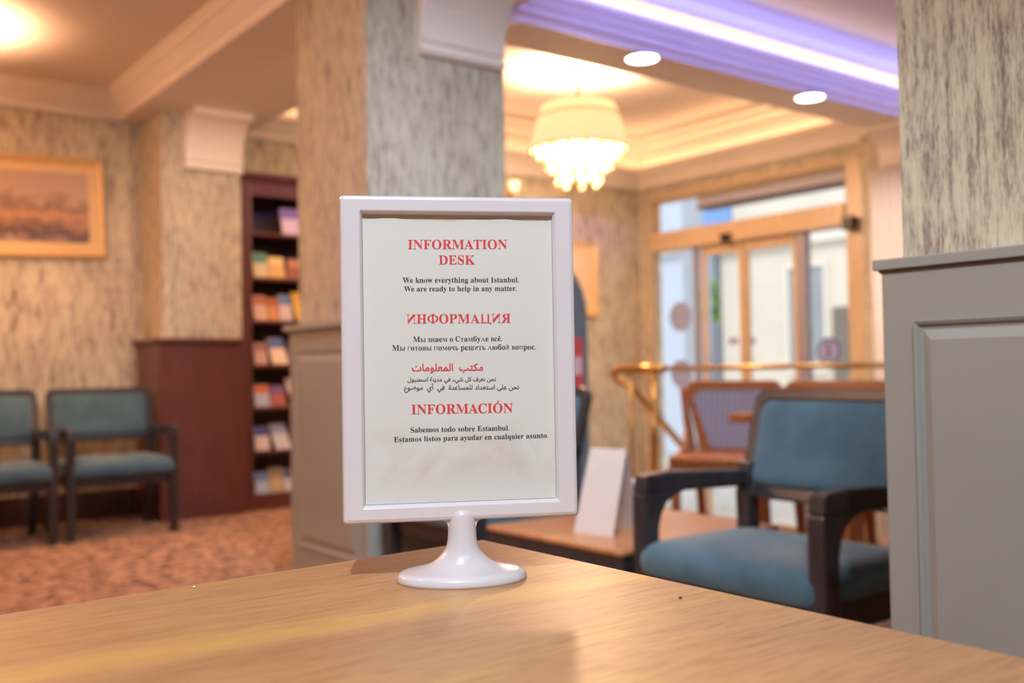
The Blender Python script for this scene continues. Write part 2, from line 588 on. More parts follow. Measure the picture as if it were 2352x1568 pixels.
# ------------------------------------------------------------------ pillars with panelled bases and brackets
def wainscot(root, x0, x1, y0, y1, t, zt, mat, ledge_t=0.03, over=0.025, side=0.075, top=0.095, bev=1.0):
    MB().box(x0 - t, x1 + t, y0 - t, y1 + t, 0, zt - ledge_t).build('wainscot', mat, root, bevel=0.004)
    lg = MB()
    a = t + over
    lg.box(x0 - a, x1 + a, y0 - a, y1 + a, zt - ledge_t, zt)
    lg.box(x0 - t - over * 0.3, x1 + t + over * 0.3, y0 - t - over * 0.3, y1 + t + over * 0.3, zt - ledge_t - over * 0.5, zt - ledge_t)
    lg.build('ledge', mat, root, bevel=0.006, segs=3)
    # raised-and-fielded panel on the -x and -y faces
    def panel(fr, n, u0, u1, v0, v1):
        def P(u, v, h):
            return fr + n[0] * u + Vector((0, 0, v)) + n[1] * h
        def R(i, h):
            return [P(u0 + i, v0 + i, h), P(u1 - i, v0 + i, h), P(u1 - i, v1 - i, h), P(u0 + i, v1 - i, h)]
        m = MB()
        m.loops([R(0, 0.0005), R(0.0, 0.008), R(0.008 * bev, 0.006), R(0.014 * bev, 0.002), R(0.022 * bev, 0.001), R(0.05 * bev, 0.009)], True, False, True)
        m.build('raised_panel', mat, root)
    zz0, zz1 = 0.16, zt - ledge_t - top
    panel(Vector((x0 - t, y0 - t, 0)), (Vector((0, 1, 0)), Vector((-1, 0, 0))), side, (y1 - y0) + 2 * t - side, zz0, zz1)
    panel(Vector((x0 - t, y0 - t, 0)), (Vector((1, 0, 0)), Vector((0, -1, 0))), side, (x1 - x0) + 2 * t - side, zz0, zz1)


def bracket_profile(zb, zt, top=0.23):
    pr = [(0, zb), (0.035, zb), (0.05, zb + 0.012), (0.05, zb + 0.03), (0.028, zb + 0.036), (0.028, zb + 0.055), (0.045, zb + 0.06), (0.045, zb + 0.085)]
    for k in range(9):
        t = k / 8
        pr.append((0.035 + (top - 0.035) * (1 - math.cos(t * math.pi / 2)), zb + 0.09 + (zt - zb - 0.13) * math.sin(t * math.pi / 2)))
    pr += [(top, zt), (0, zt)]
    return pr


def bracket(root, a0, a1, face, sign, axis, zb):
    """corbel: axis 'y' projects along y from face; spans a0..a1 along x (or the other way round)"""
    pr = [(face + sign * d, z) for d, z in bracket_profile(zb, ZS)]
    MB().prism(pr, 0 if axis == 'y' else 1, a0, a1).build('bracket', M_CORN, root)


PX0, PX1, PY0, PY1 = 2.065, 2.80, 3.72, 4.40
p1 = empty('pillar', (PX0, PY0, 0), kind=S)
MB().box(PX0, PX1, PY0, PY1, 0, ZS).build('shaft', M_WALL, p1)
wainscot(p1, PX0, PX1, PY0, PY1, 0.035, 1.19, M_GREY)
bracket(p1, 2.32, 2.78, PY0, -1, 'y', 2.36)
bracket(p1, 3.89, 4.23, PX1, 1, 'x', 2.47)

q = hit(2022, 620, 0, 1.26)            # far edge of the panelled pillar beside the desk
RX, RY = 1.26, q.y
ZR = hit(2010, 597, 0, 1.252).z
p2 = empty('pillar', (RX, RY - 0.75, 0), kind=S)
MB().box(RX + 0.022, RX + 0.75, RY - 0.75, RY - 0.022, 0, ZS).build('shaft', M_WALL, p2)
wainscot(p2, RX + 0.022, RX + 0.75, RY - 0.75, RY - 0.022, 0.022, ZR, M_GREY, ledge_t=0.0155, over=0.008, side=0.052, top=0.074, bev=0.5)

GX0, GX1, GY = 2.14, 2.69, 6.65
p3 = empty('pillar', (GX0, GY, 0), kind=S)
MB().box(GX0, GX1, GY, YF, 0, ZS).build('shaft', M_WALL, p3)
MB().box(GX0 - 0.03, GX1, GY - 0.03, YF, 0, 1.18).build('wainscot', M_MAHOG, p3, bevel=0.004)
MB().box(GX0 - 0.06, GX1, GY - 0.055, YF, 1.18, 1.21).build('ledge', M_MAHOG, p3, bevel=0.006)
bracket(p3, 2.29, GX1, GY, -1, 'y', 2.35)

p4 = empty('pillar', (6.8, 3.7, ZL), kind=S)
MB().box(6.8, XD, 3.66, 4.46, ZL, ZS).build('shaft', M_WALL, p4)
bracket(p4, 3.86, 4.28, 6.8, -1, 'x', 2.44)

# ------------------------------------------------------------------ entrance doors and glazing in the door wall


def dy(px):
    return hit(px, 700, 0, XD).y


gx = XD + 0.06
ZB0, ZB1 = 2.085, 2.265
# casing
cs = MB()
cs.box(XD - 0.03, XD + 0.02, DY0 - 0.16, DY0, ZL, 2.63)
cs.box(XD - 0.03, XD + 0.02, DY1, DY1 + 0.03, ZL, 2.63)
cs.box(XD - 0.03, XD + 0.02, DY0, DY1, 2.585, 2.63)
cs.build('trim_4', M_DOORWOOD, kind=S, bevel=0.008)
# operator beam above the sliding leaves
MB().box(XD - 0.05, XD + 0.16, DY0, DY1, ZB0, ZB1).build('trim_7', M_DOORWOOD, kind=S, bevel=0.01)
# transom
w1 = empty('window_1', (gx, DY0, ZB1), kind=S)
MB().box(gx - 0.004, gx + 0.004, DY0, DY1, ZB1, 2.585).build('pane', M_GLASS, w1)
f = MB()
f.box(gx - 0.02, gx + 0.02, DY0, DY1, 2.56, 2.585)
f.box(gx - 0.02, gx + 0.02, DY1 - 0.03, DY1, ZB1, 2.56)
f.box(gx - 0.02, gx + 0.02, DY0, DY0 + 0.03, ZB1, 2.56)
f.build('frame', M_DOORWOOD, w1)
# side lights
yA, yB, yC, yD, yE = dy(1592), dy(1606), dy(1702), dy(1826), dy(1848)
w2 = empty('window_2', (gx, yA, ZL), kind=S)
MB().box(gx - 0.004, gx + 0.004, yA, DY1, ZL + 0.06, ZB0).build('pane', M_GLASS, w2)
f = MB()
f.box(gx - 0.025, gx + 0.025, yA - 0.02, yA + 0.02, ZL, ZB0)
f.box(gx - 0.025, gx + 0.025, yA, DY1, ZL, ZL + 0.06)
f.build('frame', M_STEEL, w2)
w3 = empty('window_3', (gx, DY0, ZL), kind=S)
MB().box(gx - 0.004, gx + 0.004, DY0, yE, ZL + 0.06, ZB0).build('pane', M_GLASS, w3)
f = MB()
f.box(gx - 0.04, gx + 0.04, yE, yD - 0.004, ZL, ZB0)
f.box(gx - 0.025, gx + 0.025, DY0, yE, ZL, ZL + 0.06)
f.build('frame', M_STEEL, w3)
M_STICK = plain('grey_sticker', srgb(150, 164, 208), 0.6)
M_BLUE = plain('blue_sticker', srgb(52, 66, 136), 0.6)
M_LBLUE = plain('pale_blue_sticker', srgb(150, 156, 204), 0.6)


def disc(px, py, r, x, mat, name, parent, n=36):
    c = hit(px, py, 0, x)
    m = MB()
    m.loops([[(x + dx, c.y + r * math.cos(2 * math.pi * k / n), c.z + r * math.sin(2 * math.pi * k / n)) for k in range(n)] for dx in (0, 0.003)])
    return m.build(name, mat, parent), c


disc(1563, 727, 0.142, gx - 0.008, M_STICK, 'round_sticker', w2)
disc(1565, 858, 0.135, gx - 0.008, M_STICK, 'round_sticker', w2)
s1, c1 = disc(1903, 806, 0.112, gx - 0.008, M_BLUE, 'round_sticker', w3)
disc(1903, 806, 0.092, gx - 0.011, M_LBLUE, 'sticker_face', s1)
m = MB()
xx = gx - 0.014
m.ball((xx, c1.y, c1.z + 0.052), 0.016, 10, 6)
m.box(xx, xx + 0.002, c1.y - 0.014, c1.y + 0.014, c1.z - 0.06, c1.z + 0.03)
m.build('figure_mark', M_BLUE, s1)
# sliding leaves
for nm, a, b, cpx in (('door_1', yB, yC + 0.005, 1686), ('door_2', yC - 0.005, yD, 1725)):
    hi, lo = max(a, b), min(a, b)
    dr = empty(nm, (gx, lo, ZL), kind=S)
    MB().box(gx - 0.004, gx + 0.004, lo + 0.03, hi - 0.03, ZL + 0.1, ZB0 - 0.07).build('pane', M_GLASS, dr)
    f = MB()
    f.box(gx - 0.02, gx + 0.02, lo, lo + 0.045, ZL, ZB0)
    f.box(gx - 0.02, gx + 0.02, hi - 0.045, hi, ZL, ZB0)
    f.box(gx - 0.02, gx + 0.02, lo + 0.045, hi - 0.045, ZB0 - 0.085, ZB0)
    f.box(gx - 0.02, gx + 0.02, lo + 0.045, hi - 0.045, ZL, ZL + 0.1)
    f.build('frame', M_DOORWOOD, dr, bevel=0.004)
    c = hit(cpx, 783, 0, gx)
    MB().box(gx - 0.009, gx - 0.006, c.y - 0.055, c.y + 0.055, c.z - 0.03, c.z + 0.03).build('strip_sticker', M_LBLUE, dr)
# sensor and camera on the beam
c = hit(1665, 545, 0, XD - 0.08)
sn = empty('motion_sensor', (c.x, c.y, c.z))
tag(sn, 'small black motion sensor under the beam over the sliding doors', 'sensor')
MB().prism([(c.y - 0.06, c.z + 0.035), (c.y + 0.06, c.z + 0.035), (c.y + 0.03, c.z - 0.045), (c.y - 0.03, c.z - 0.045)], 0, c.x - 0.02, XD - 0.045).build('housing', M_SENSOR, sn, bevel=0.008)
MB().ball((c.x - 0.02, c.y, c.z - 0.01), 0.018).build('lens', plain('dark_lens', srgb(20, 20, 26), 0.1), sn, smooth=True)
c = hit(1949, 512, 0, XD - 0.09)
sn = empty('door_control_box', (c.x, c.y, c.z))
tag(sn, 'square black box at the end of the beam over the doors', 'box')
MB().box(c.x - 0.03, XD - 0.045, c.y - 0.05, c.y + 0.05, c.z - 0.055, c.z + 0.055).build('housing', M_SENSOR, sn, bevel=0.01)
MB().tube([(c.x - 0.03, c.y, c.z), (c.x - 0.045, c.y, c.z)], 0.02).build('lens', plain('dark_lens', srgb(20, 20, 26), 0.1), sn)

# curtain beside the door
cu = MB()
ca, cb = 3.2, hit(2001, 600, 0, 6.72).y
n = 90
top, bot = [], []
for k in range(n + 1):
    y = ca + (cb - ca) * k / n
    x = 6.735 + 0.018 * math.sin(k * 1.25)
    top.append((x, y, 2.43))
    bot.append((x + 0.004 * math.sin(k * 0.7), y, ZL + 0.03))
cu.loops([top, bot], closed=False)
o = cu.build('curtain', M_CURT, base=(6.735, ca, ZL + 0.03), smooth=True, normals=False)
so_ = o.modifiers.new('thick', 'SOLIDIFY')
so_.thickness = 0.006
tag(o, 'pale pink pleated curtain hanging at the right of the entrance door frame', 'curtain')

# ------------------------------------------------------------------ street outside
M_PAVE = plain('pavement', srgb(200, 196, 190), 0.8, var=0.05)
MB().box(XD + 0.2, 40, -20, 45, ZL - 0.15, ZL - 0.02).build('ground', M_PAVE, kind=S)


def facade(name, x, y0, y1, h, wallcol, label, wins, door=None):
    b = empty(name, (x, y0, ZL))
    tag(b, label, 'building', 'street buildings outside the entrance')
    MB().box(x, x + 4, y0, y1, ZL, h).build('wall', wallcol, b)
    gl = plain('grey_window_glass', srgb(150, 156, 160), 0.15)  # one even grey for all street panes
    fr = plain('window_frame_paint', srgb(226, 220, 210), 0.6)
    for (a, bb, z0, z1) in wins:
        f = MB()
        for (p, q, r_, s) in ((a - 0.06, bb + 0.06, z1, z1 + 0.08), (a - 0.06, bb + 0.06, z0 - 0.08, z0), (a - 0.06, a, z0, z1), (bb, bb + 0.06, z0, z1), ((a + bb) / 2 - 0.025, (a + bb) / 2 + 0.025, z0, z1)):
            f.box(x - 0.06, x + 0.002, p, q, r_, s)
        fo = f.build('window', fr, b)
        MB().box(x - 0.02, x + 0.001, a, bb, z0, z1).build('pane', gl, fo)
    if door:
        a, bb, z1 = door
        MB().box(x - 0.04, x + 0.001, a, bb, ZL, z1).build('door', plain('grey_street_door', srgb(120, 110, 100), 0.5), b)
    MB().box(x - 0.12, x + 0.002, y0, y1, 3.0, 3.25).build('string_course', fr, b)
    return b


M_CREAM = plain('cream_render', srgb(218, 210, 196), 0.85, var=0.04, vscale=2)
M_PBLUE = plain('pale_blue_render', srgb(186, 196, 212), 0.85, var=0.03, vscale=2)
facade('building', 14.0, -4.0, 12.1, 8.0, M_CREAM, 'cream street building seen through the sliding doors', [(4.6, 5.6, 0.6, 2.6), (6.5, 7.4, 0.6, 2.6), (8.3, 9.2, 0.9, 2.6), (9.9, 10.6, 0.9, 2.6), (6.5, 7.4, 3.9, 5.8), (8.3, 9.2, 3.9, 5.8)], (9.35, 9.75, 1.9))
facade('building', 13.2, 12.3, 22.0, 9.0, M_PBLUE, 'pale blue street building seen through the leftmost glass pane', [(15.5, 16.6, 0.6, 2.6)])
# roller shutter box outside, over the doors: its lower edge crosses the transom
sb = empty('shutter_box', (XD + 0.2, 5.5, 2.48))
tag(sb, 'pale lavender roller shutter box outside the transom window', 'shutter box')
ysb = hit(1602, 482, 0, XD + 0.13).y
MB().box(XD + 0.12, XD + 0.32, 4.5, ysb, 2.485, 2.75).build('casing', plain('lavender_metal', srgb(196, 196, 212), 0.5), sb, bevel=0.01)
MB().box(XD + 0.125, XD + 0.315, 4.5, ysb, 2.46, 2.485).build('slot', plain('dark_slot_metal', srgb(96, 84, 92), 0.5), sb)
cc = hit(1648, 505, 0, 9.2)
bs = empty('street_sign', (cc.x, cc.y, ZL))
tag(bs, 'pale blue street sign behind the transom window', 'sign')
MB().box(cc.x - 0.02, cc.x + 0.02, cc.y - 0.22, cc.y + 0.22, cc.z - 0.2, cc.z + 0.14).build('board', plain('pale_blue_sign', srgb(120, 160, 222), 0.5), bs, bevel=0.01)
MB().tube([(cc.x + 0.04, cc.y + 0.2, ZL - 0.02), (cc.x + 0.04, cc.y + 0.2, cc.z + 0.14)], 0.03).build('post', plain('blue_post', srgb(176, 188, 212), 0.5), bs)

# slim evergreen by the kerb
c = hit(1632, 690, 0, 12.4)
tr = empty('evergreen_tree', (c.x, c.y, ZL - 0.02))
tag(tr, 'slim green evergreen outside the left sliding door leaf', 'tree')
MB().tube([(c.x, c.y, ZL - 0.02), (c.x, c.y, c.z)], [0.05, 0.03]).build('trunk', M_BASE, tr)
lf = MB()
for k in range(420):
    h = random.random()
    zz = c.z - 0.34 + 0.68 * h
    rr = 0.17 * (1 - h * 0.35) * math.sqrt(random.random())
    a = random.random() * 6.283
    p = Vector((c.x + rr * math.cos(a), c.y + rr * math.sin(a), zz))
    d1 = Vector((random.uniform(-1, 1), random.uniform(-1, 1), random.uniform(-0.3, 1))).normalized() * 0.06
    d2 = d1.orthogonal().normalized() * 0.035
    lf.poly([p - d1, p + d2, p + d1, p - d2])
lf.build('foliage', plain('evergreen_leaves', srgb(140, 172, 100), 0.7, var=0.3, vscale=6), tr, normals=False)


def bistro_chair(px, depth, label):
    c = at(px, 852, depth)
    b = empty('bistro_chair', (c.x, c.y, ZL - 0.02))
    tag(b, label, 'chair', 'white chairs on the pavement')
    mt = plain('white_metal', srgb(240, 238, 236), 0.4)
    z = ZL - 0.02
    for dx in (-0.2, 0.2):
        MB().tube([(c.x + dx, c.y - 0.2, z), (c.x + dx, c.y - 0.2, z + 0.45)], 0.016).build('leg', mt, b)
        MB().tube([(c.x + dx, c.y + 0.2, z), (c.x + dx, c.y + 0.2, z + 0.45)], 0.016).build('leg', mt, b)
    MB().lathe([(0.23, z + 0.44), (0.24, z + 0.46), (0.22, z + 0.48)], (c.x, c.y, 0), 20).build('seat', mt, b)
    m = MB()
    m.tube([(c.x + 0.2, c.y - 0.2, z + 0.45), (c.x + 0.23, c.y - 0.2, z + 0.85), (c.x + 0.2, c.y, z + 0.95), (c.x + 0.23, c.y + 0.2, z + 0.85), (c.x + 0.2, c.y + 0.2, z + 0.45)], 0.018)
    for k in range(5):
        yy = c.y - 0.14 + k * 0.07
        m.tube([(c.x + 0.2, yy, z + 0.46), (c.x + 0.22, yy, z + 0.88)], 0.014, 6)
    m.build('backrest', mt, b)


bistro_chair(1636, 11.4, 'white metal chair on the pavement left of the door stile')
bistro_chair(1684, 10.8, 'white metal chair on the pavement beside the door stile')

# ------------------------------------------------------------------ desk and the information sign
TZ = 0.77
cC = hit(1110, 1238, 2, TZ)
cL = hit(0, 1410, 2, TZ)
cR = hit(2352, 1508, 2, TZ)
dl, drr = (cL - cC).normalized(), (cR - cC).normalized()
far_l, near_r = cC + dl * 1.9, cC + drr * 1.35
near_l = near_r + (far_l - cC)
cx_, cy_ = (cC + near_l) / 2, 0
desk = empty('reception_desk', ((cC.x + near_l.x) / 2, (cC.y + near_l.y) / 2, 0))
tag(desk, 'oak topped desk carrying the white information sign', 'desk')
pl = [(p.x, p.y) for p in (cC, far_l, near_l, near_r)]
MB().prism(pl, 2, TZ - 0.035, TZ).build('desktop', M_OAK, desk, bevel=0.003)


def inset_poly(d):
    c = (cC + near_l) / 2
    return [(p.x + (c.x - p.x) * d, p.y + (c.y - p.y) * d) for p in (cC, far_l, near_l, near_r)]


MB().prism(inset_poly(0.1), 2, 0.08, TZ - 0.035).build('body', M_GREY, desk)
MB().prism(inset_poly(0.16), 2, 0.0, 0.08).build('plinth', M_BASE, desk)

for (px, py, r_, cl, lb, nm) in ((446, 1349, 0.0016, srgb(232, 226, 216), 'tiny white crumb near the far left edge of the oak desk', 'crumb'), (1563, 1374, 0.0016, srgb(70, 60, 50), 'tiny dark fleck on the oak desk right of the white sign', 'fleck')):
    c = hit(px, py, 2, TZ)
    m = MB()
    m.ball((c.x, c.y, TZ + r_ * 0.45), r_, 8, 5, 0.5)
    tag(m.build(nm, plain(nm + '_grey', cl, 0.7), base=(c.x, c.y, TZ), smooth=True), lb, nm)

# sign stand: local frame u to the right, h up, n towards the viewer
sc_d = 0.915
sc_c = at(1062, 1320, sc_d)
SYAW = math.radians(9.6)
SU = (_r0 * math.cos(SYAW) + _f0 * math.sin(SYAW))
SN = (_r0 * math.sin(SYAW) - _f0 * math.cos(SYAW))
SO = Vector((sc_c.x, sc_c.y, TZ))


def sp(u, h, n=0.0):
    return SO + SU * u + Vector((0, 0, h)) + SN * n


def suv(px, py, n=0.0):
    d = ray(px, py)
    o = SO + SN * n
    t = (o - CAM).dot(SN) / d.dot(SN)
    p = CAM + d * t - SO
    return p.dot(SU), p.z


FN = 0.011       # front plane of the frame
uL, hB = suv(787, 1206, FN)
uR, hT = suv(1316, 453, FN)
_, hB2 = suv(1331, 1184, FN)
hB = (hB + hB2) / 2
_, hT2 = suv(781, 447, FN)
hT = (hT + hT2) / 2
uL = (uL + suv(781, 447, FN)[0]) / 2
uR = (uR + suv(1330, 1184, FN)[0]) / 2
iL = suv(832, 800, FN)[0]
iR = suv(1278, 800, FN)[0]
iB = (suv(834, 1166, FN)[1] + suv(1290, 1148, FN)[1]) / 2
iT = (suv(825, 486, FN)[1] + suv(1274, 490, FN)[1]) / 2
sign = empty('information_sign', SO)
tag(sign, 'white framed information sign on a round white foot standing on the oak desk', 'sign')


def ringrect(m, steps):
    """steps: (inset, n) from outer rectangle; corners slightly rounded"""
    loops = []
    for (a, b, c, d, r, n) in steps:
        lp = []
        for (cxx, cyy, a0) in ((b - r, d - r, 0), (a + r, d - r, 90), (a + r, c + r, 180), (b - r, c + r, 270)):
            for k in range(5):
                t = math.radians(a0 + 22.5 * k)
                lp.append(sp(cxx + r * math.cos(t), cyy + r * math.sin(t), n))
        loops.append(lp)
    m.loops(loops, True, False, False)


m = MB()
o_ = (uL, uR, hB, hT)


def O(i, r, n):
    return (uL + i, uR - i, hB + i, hT - i, r, n)


def I(i, r, n):
    return (iL + i, iR - i, iB + i, iT - i, r, n)


ringrect(m, [I(0.004, 0.001, -FN), O(0.003, 0.002, -FN), O(0, 0.003, -FN + 0.003), O(0, 0.003, FN - 0.004), O(0.0012, 0.003, FN - 0.0012), O(0.004, 0.002, FN), O(0.0045, 0.002, FN),
             I(-0.0025, 0.0015, FN), I(-0.0015, 0.001, FN), I(-0.0008, 0.001, FN - 0.0006), I(0.0012, 0.0008, FN - 0.004), I(0.0012, 0.0008, FN - 0.0075), I(0.004, 0.001, FN - 0.0075), I(0.004, 0.001, -FN)])
m.build('frame', M_WHITE, sign, smooth=False, bevel=0.0006)
PN = FN - 0.0070
m = MB()
m.poly([sp(iL - 0.001, iB - 0.001, -FN + 0.001), sp(iR + 0.001, iB - 0.001, -FN + 0.001), sp(iR + 0.001, iT + 0.001, -FN + 0.001), sp(iL - 0.001, iT + 0.001, -FN + 0.001)])
m.loops([[sp(iL, iB, n), sp(iR, iB, n), sp(iR, iT, n), sp(iL, iT, n)] for n in (-FN + 0.002, PN - 0.0006)])
m.build('backing_card', plain('beige_backing_card', srgb(196, 180, 164), 0.7), sign)
# paper, its top edge stops short of the rebate and waves a little
m = MB()
pt = suv(1050, 505, PN)[1]
nn = 24
lo_, hi_ = [], []
for k in range(nn + 1):
    u = iL + 0.0016 + (iR - iL - 0.0032) * k / nn
    lo_.append(sp(u, iB + 0.0016, PN))
    hi_.append(sp(u, pt + 0.0009 * math.sin(k * 0.45 + 0.4) - 0.0004 * math.sin(k * 1.3), PN))
m.loops([lo_, hi_], closed=False)
paper = m.build('paper_sheet', M_PAPER, sign, normals=False)
paper['label'] = 'printed white sheet'
# foot: oval trumpet base with a rounded collar gripping the frame
m = MB()
A_, B_ = 0.0595, 0.043
prof = [(1.0, 0.0), (1.0, 0.003), (0.985, 0.0062), (0.95, 0.0082), (0.86, 0.0096), (0.72, 0.0112), (0.56, 0.0138), (0.47, 0.0162), (0.405, 0.0189), (0.345, 0.022), (0.30, 0.0253), (0.258, 0.029), (0.235, 0.033), (0.222, 0.038), (0.217, 0.044), (0.217, hB), (0.215, hB + 0.004), (0.195, hB + 0.0075), (0.15, hB + 0.0098), (0.08, hB + 0.011), (0.01, hB + 0.0113)]
loops = []
for s, h in prof:
    lp = []
    k2 = min(1, max(0, (h - 0.012) / 0.02))
    b = (B_ * (1 - k2) + 0.0575 * k2) * s
    for k in range(40):
        t = 2 * math.pi * k / 40
        lp.append(sp(A_ * s * math.cos(t), h, b * math.sin(t) + 0.002 * k2))
    loops.append(lp)
m.loops(loops)
# fillets under the frame either side of the neck
m.build('foot', M_WHITE, sign, smooth=True)
m = MB()
for sgn in (-1, 1):
    pts = [(sgn * 0.0120, hB + 0.001), (sgn * 0.0190, hB + 0.001)]
    for k in range(1, 8):
        t = math.pi / 2 * k / 7
        pts.append((sgn * (0.0190 - 0.0062 * math.sin(t)), hB - 0.0062 * (1 - math.cos(t))))
    pts.append((sgn * 0.0120, hB - 0.0062))
    m.loops([[sp(u, h, n) for u, h in pts] for n in (-0.006, 0.006)])
m.build('neck_fillet', M_WHITE, sign)

# ------------------------------------------------------------------ lettering on the sheet
_gc = {}


def glyphs(s, bold=0.0):
    """outline mesh of a string in the built-in font: (verts, faces, xmin, xmax, ymin, ymax)"""
    if (s, bold) in _gc:
        return _gc[(s, bold)]
    c = bpy.data.curves.new('g', 'FONT')
    c.body = s
    c.size = 1.0
    c.offset = bold
    c.resolution_u = 3
    o = bpy.data.objects.new('g', c)
    COL.objects.link(o)
    dg = bpy.context.evaluated_depsgraph_get()
    me = o.evaluated_get(dg).to_mesh()
    vs = [(v.co.x, v.co.y) for v in me.vertices]
    fs = [tuple(p.vertices) for p in me.polygons]
    o.evaluated_get(dg).to_mesh_clear()
    bpy.data.objects.remove(o)
    bpy.data.curves.remove(c)
    xs_, ys_ = [v[0] for v in vs], [v[1] for v in vs]
    _gc[(s, bold)] = r = (vs, fs, min(xs_), max(xs_), min(ys_), max(ys_))
    return r


def mb_(s):
    o = ''
    for ch in s:
        if 'A' <= ch <= 'Z':
            o += chr(0x1D400 + ord(ch) - 65)
        elif 'a' <= ch <= 'z':
            o += chr(0x1D41A + ord(ch) - 97)
        else:
            o += ch
    return o


class Line:
    """2D triangles of a text line, x rightwards, baseline y = 0"""
    def __init__(self):
        self.v, self.f, self.x = [], [], 0.0

    def add(self, vs, fs):
        k = len(self.v)
        self.v += vs
        self.f += [tuple(i + k for i in f) for f in fs]

    def rect(self, x0, x1, y0, y1, sk=0.0):
        self.add([(x0, y0), (x1, y0), (x1 + sk, y1), (x0 + sk, y1)], [(0, 1, 2, 3)])

    def glyph(self, src, s=1.0, mx=False, my=False, x=None, gap=0.028, tall=None):
        vs, fs, a, b, c, d = glyphs(src)
        if tall:
            s = tall / (d - max(c, 0))
        x0 = (self.x + gap) if x is None else x
        out = []
        for (px, py) in vs:
            px = (b - px) if mx else (px - a)
            py = (d - py + min(c, 0)) if my else py
            out.append((x0 + px * s, py * s))
        self.add(out, fs)
        wdt = (b - a) * s
        if x is None:
            self.x = x0 + wdt + gap
        return x0, x0 + wdt


XH = 0.473


def cyr(text):
    L = Line()
    cap = {ch: mb_(l) for ch, l in zip('АВЕКМНОРСТХ', 'ABEKMHOPCTX')}
    low = {ch: mb_(l) for ch, l in zip('аеорсух', 'aeopcyx')}
    sm = {'н': 'H', 'м': 'M', 'т': 'T', 'в': 'B', 'к': 'K'}
    GR = {'г': 0x1D6AA, 'п': 0x1D6B7, 'л': 0x1D6B2}
    for ch in text:
        if ch == ' ':
            L.x += 0.25
        elif ch == '.':
            L.glyph('.')
        elif ch in cap:
            L.glyph(cap[ch])
        elif ch in low:
            L.glyph(low[ch])
        elif ch in sm:
            L.glyph(mb_(sm[ch]), tall=XH)
        elif ch in GR:
            L.glyph(chr(GR[ch]), tall=XH)
        elif ch == 'И':
            L.glyph(mb_('N'), mx=True)
        elif ch == 'Я':
            L.glyph(mb_('R'), mx=True)
        elif ch == 'Ф':
            L.glyph('\U0001D6BD')
        elif ch == 'Ц':
            a, b = L.glyph('\U0001D6B7', my=True, tall=0.676)
            L.rect(b - 0.03, b + 0.05, -0.13, 0.05)
            L.x = b + 0.07
        elif ch == 'з':
            L.glyph('\U0001D7D1', tall=XH)
        elif ch == 'б':
            L.glyph('\U0001D7D4', tall=0.69)
        elif ch == 'и':
            L.glyph(mb_('N'), mx=True, tall=XH)
        elif ch == 'й':
            a, b = L.glyph(mb_('N'), mx=True, tall=XH)
            L.rect(a + 0.14, b - 0.14, 0.53, 0.57)
            L.rect(a + 0.10, a + 0.15, 0.56, 0.62)
            L.rect(b - 0.15, b - 0.10, 0.56, 0.62)
        elif ch == 'ч':
            L.glyph(mb_('P'), mx=True, tall=XH)
        elif ch == 'ь':
            L.glyph(mb_('P'), my=True, tall=XH)
        elif ch == 'ы':
            L.glyph(mb_('P'), my=True, tall=XH)
            L.glyph(mb_('I'), tall=XH, gap=0.01)
        elif ch == 'ш':
            x0 = L.x + 0.028
            for k in range(3):
                a, b = L.glyph(mb_('I'), tall=XH, x=x0 + k * 0.235)
            L.rect(x0 + 0.05, b - 0.05, 0, 0.045)
            L.x = b + 0.028
        elif ch == 'ю':
            a, b = L.glyph(mb_('I'), tall=XH)
            L.rect(b - 0.06, b + 0.09, 0.21, 0.265)
            L.x = b - 0.01
            L.glyph(mb_('o'))
        elif ch == 'ё':
            a, b = L.glyph(mb_('e'))
            for xx_ in (a + 0.09, b - 0.19):
                L.rect(xx_, xx_ + 0.11, 0.56, 0.67)
    return L


AR = {'ا': (0xFE8D, 0), 'أ': (0xFE83, 0), 'ب': (0xFE8F, 1), 'ت': (0xFE95, 1), 'ة': (0xFE93, 0), 'ح': (0xFEA1, 1), 'د': (0xFEA9, 0), 'ر': (0xFEAD, 0), 'س': (0xFEB1, 1), 'ش': (0xFEB5, 1),
      'ض': (0xFEBD, 1), 'ط': (0xFEC1, 1), 'ع': (0xFEC9, 1), 'ف': (0xFED1, 1), 'ك': (0xFED9, 1), 'ل': (0xFEDD, 1), 'م': (0xFEE1, 1), 'ن': (0xFEE5, 1), 'و': (0xFEED, 0), 'ى': (0xFEEF, 0), 'ي': (0xFEF1, 1)}


def arabic(s):
    out = []
    for i, ch in enumerate(s):
        if ch == 'ء':
            out.append('\ufe80')
            continue
        if ch not in AR:
            out.append(ch)
            continue
        code, dual = AR[ch]
        pj = i > 0 and s[i - 1] in AR and AR[s[i - 1]][1] == 1
        nj = dual and i + 1 < len(s) and s[i + 1] in AR
        out.append(chr(code + (3 if pj and nj else 2 if nj else 1 if pj else 0)))
    return ''.join(reversed(out))


def latin(s):
    L = Line()
    vs, fs, *_ = glyphs(mb_(s))
    L.add(list(vs), fs)
    return L


def letter_line(L, name, mat, xl, xr, ybl, ybr):
    """place a line so that it runs from pixel (xl, ybl) to (xr, ybr) on the sheet"""
    n = PN + 0.00025
    a, b = Vector(suv(xl, ybl, n)), Vector(suv(xr, ybr, n))
    x0, x1 = min(v[0] for v in L.v), max(v[0] for v in L.v)
    s = (b.x - a.x) / (x1 - x0)
    sh = (b.y - a.y) / (b.x - a.x)
    m = MB()
    vs = [m.bm.verts.new(sp(a.x + (x - x0) * s, a.y + y * s + sh * (x - x0) * s, n)) for x, y in L.v]
    for f in L.f:
        try:
            m.bm.faces.new([vs[i] for i in f])
        except ValueError:
            pass
    o = m.build(name, mat, paper, normals=False)
    return o


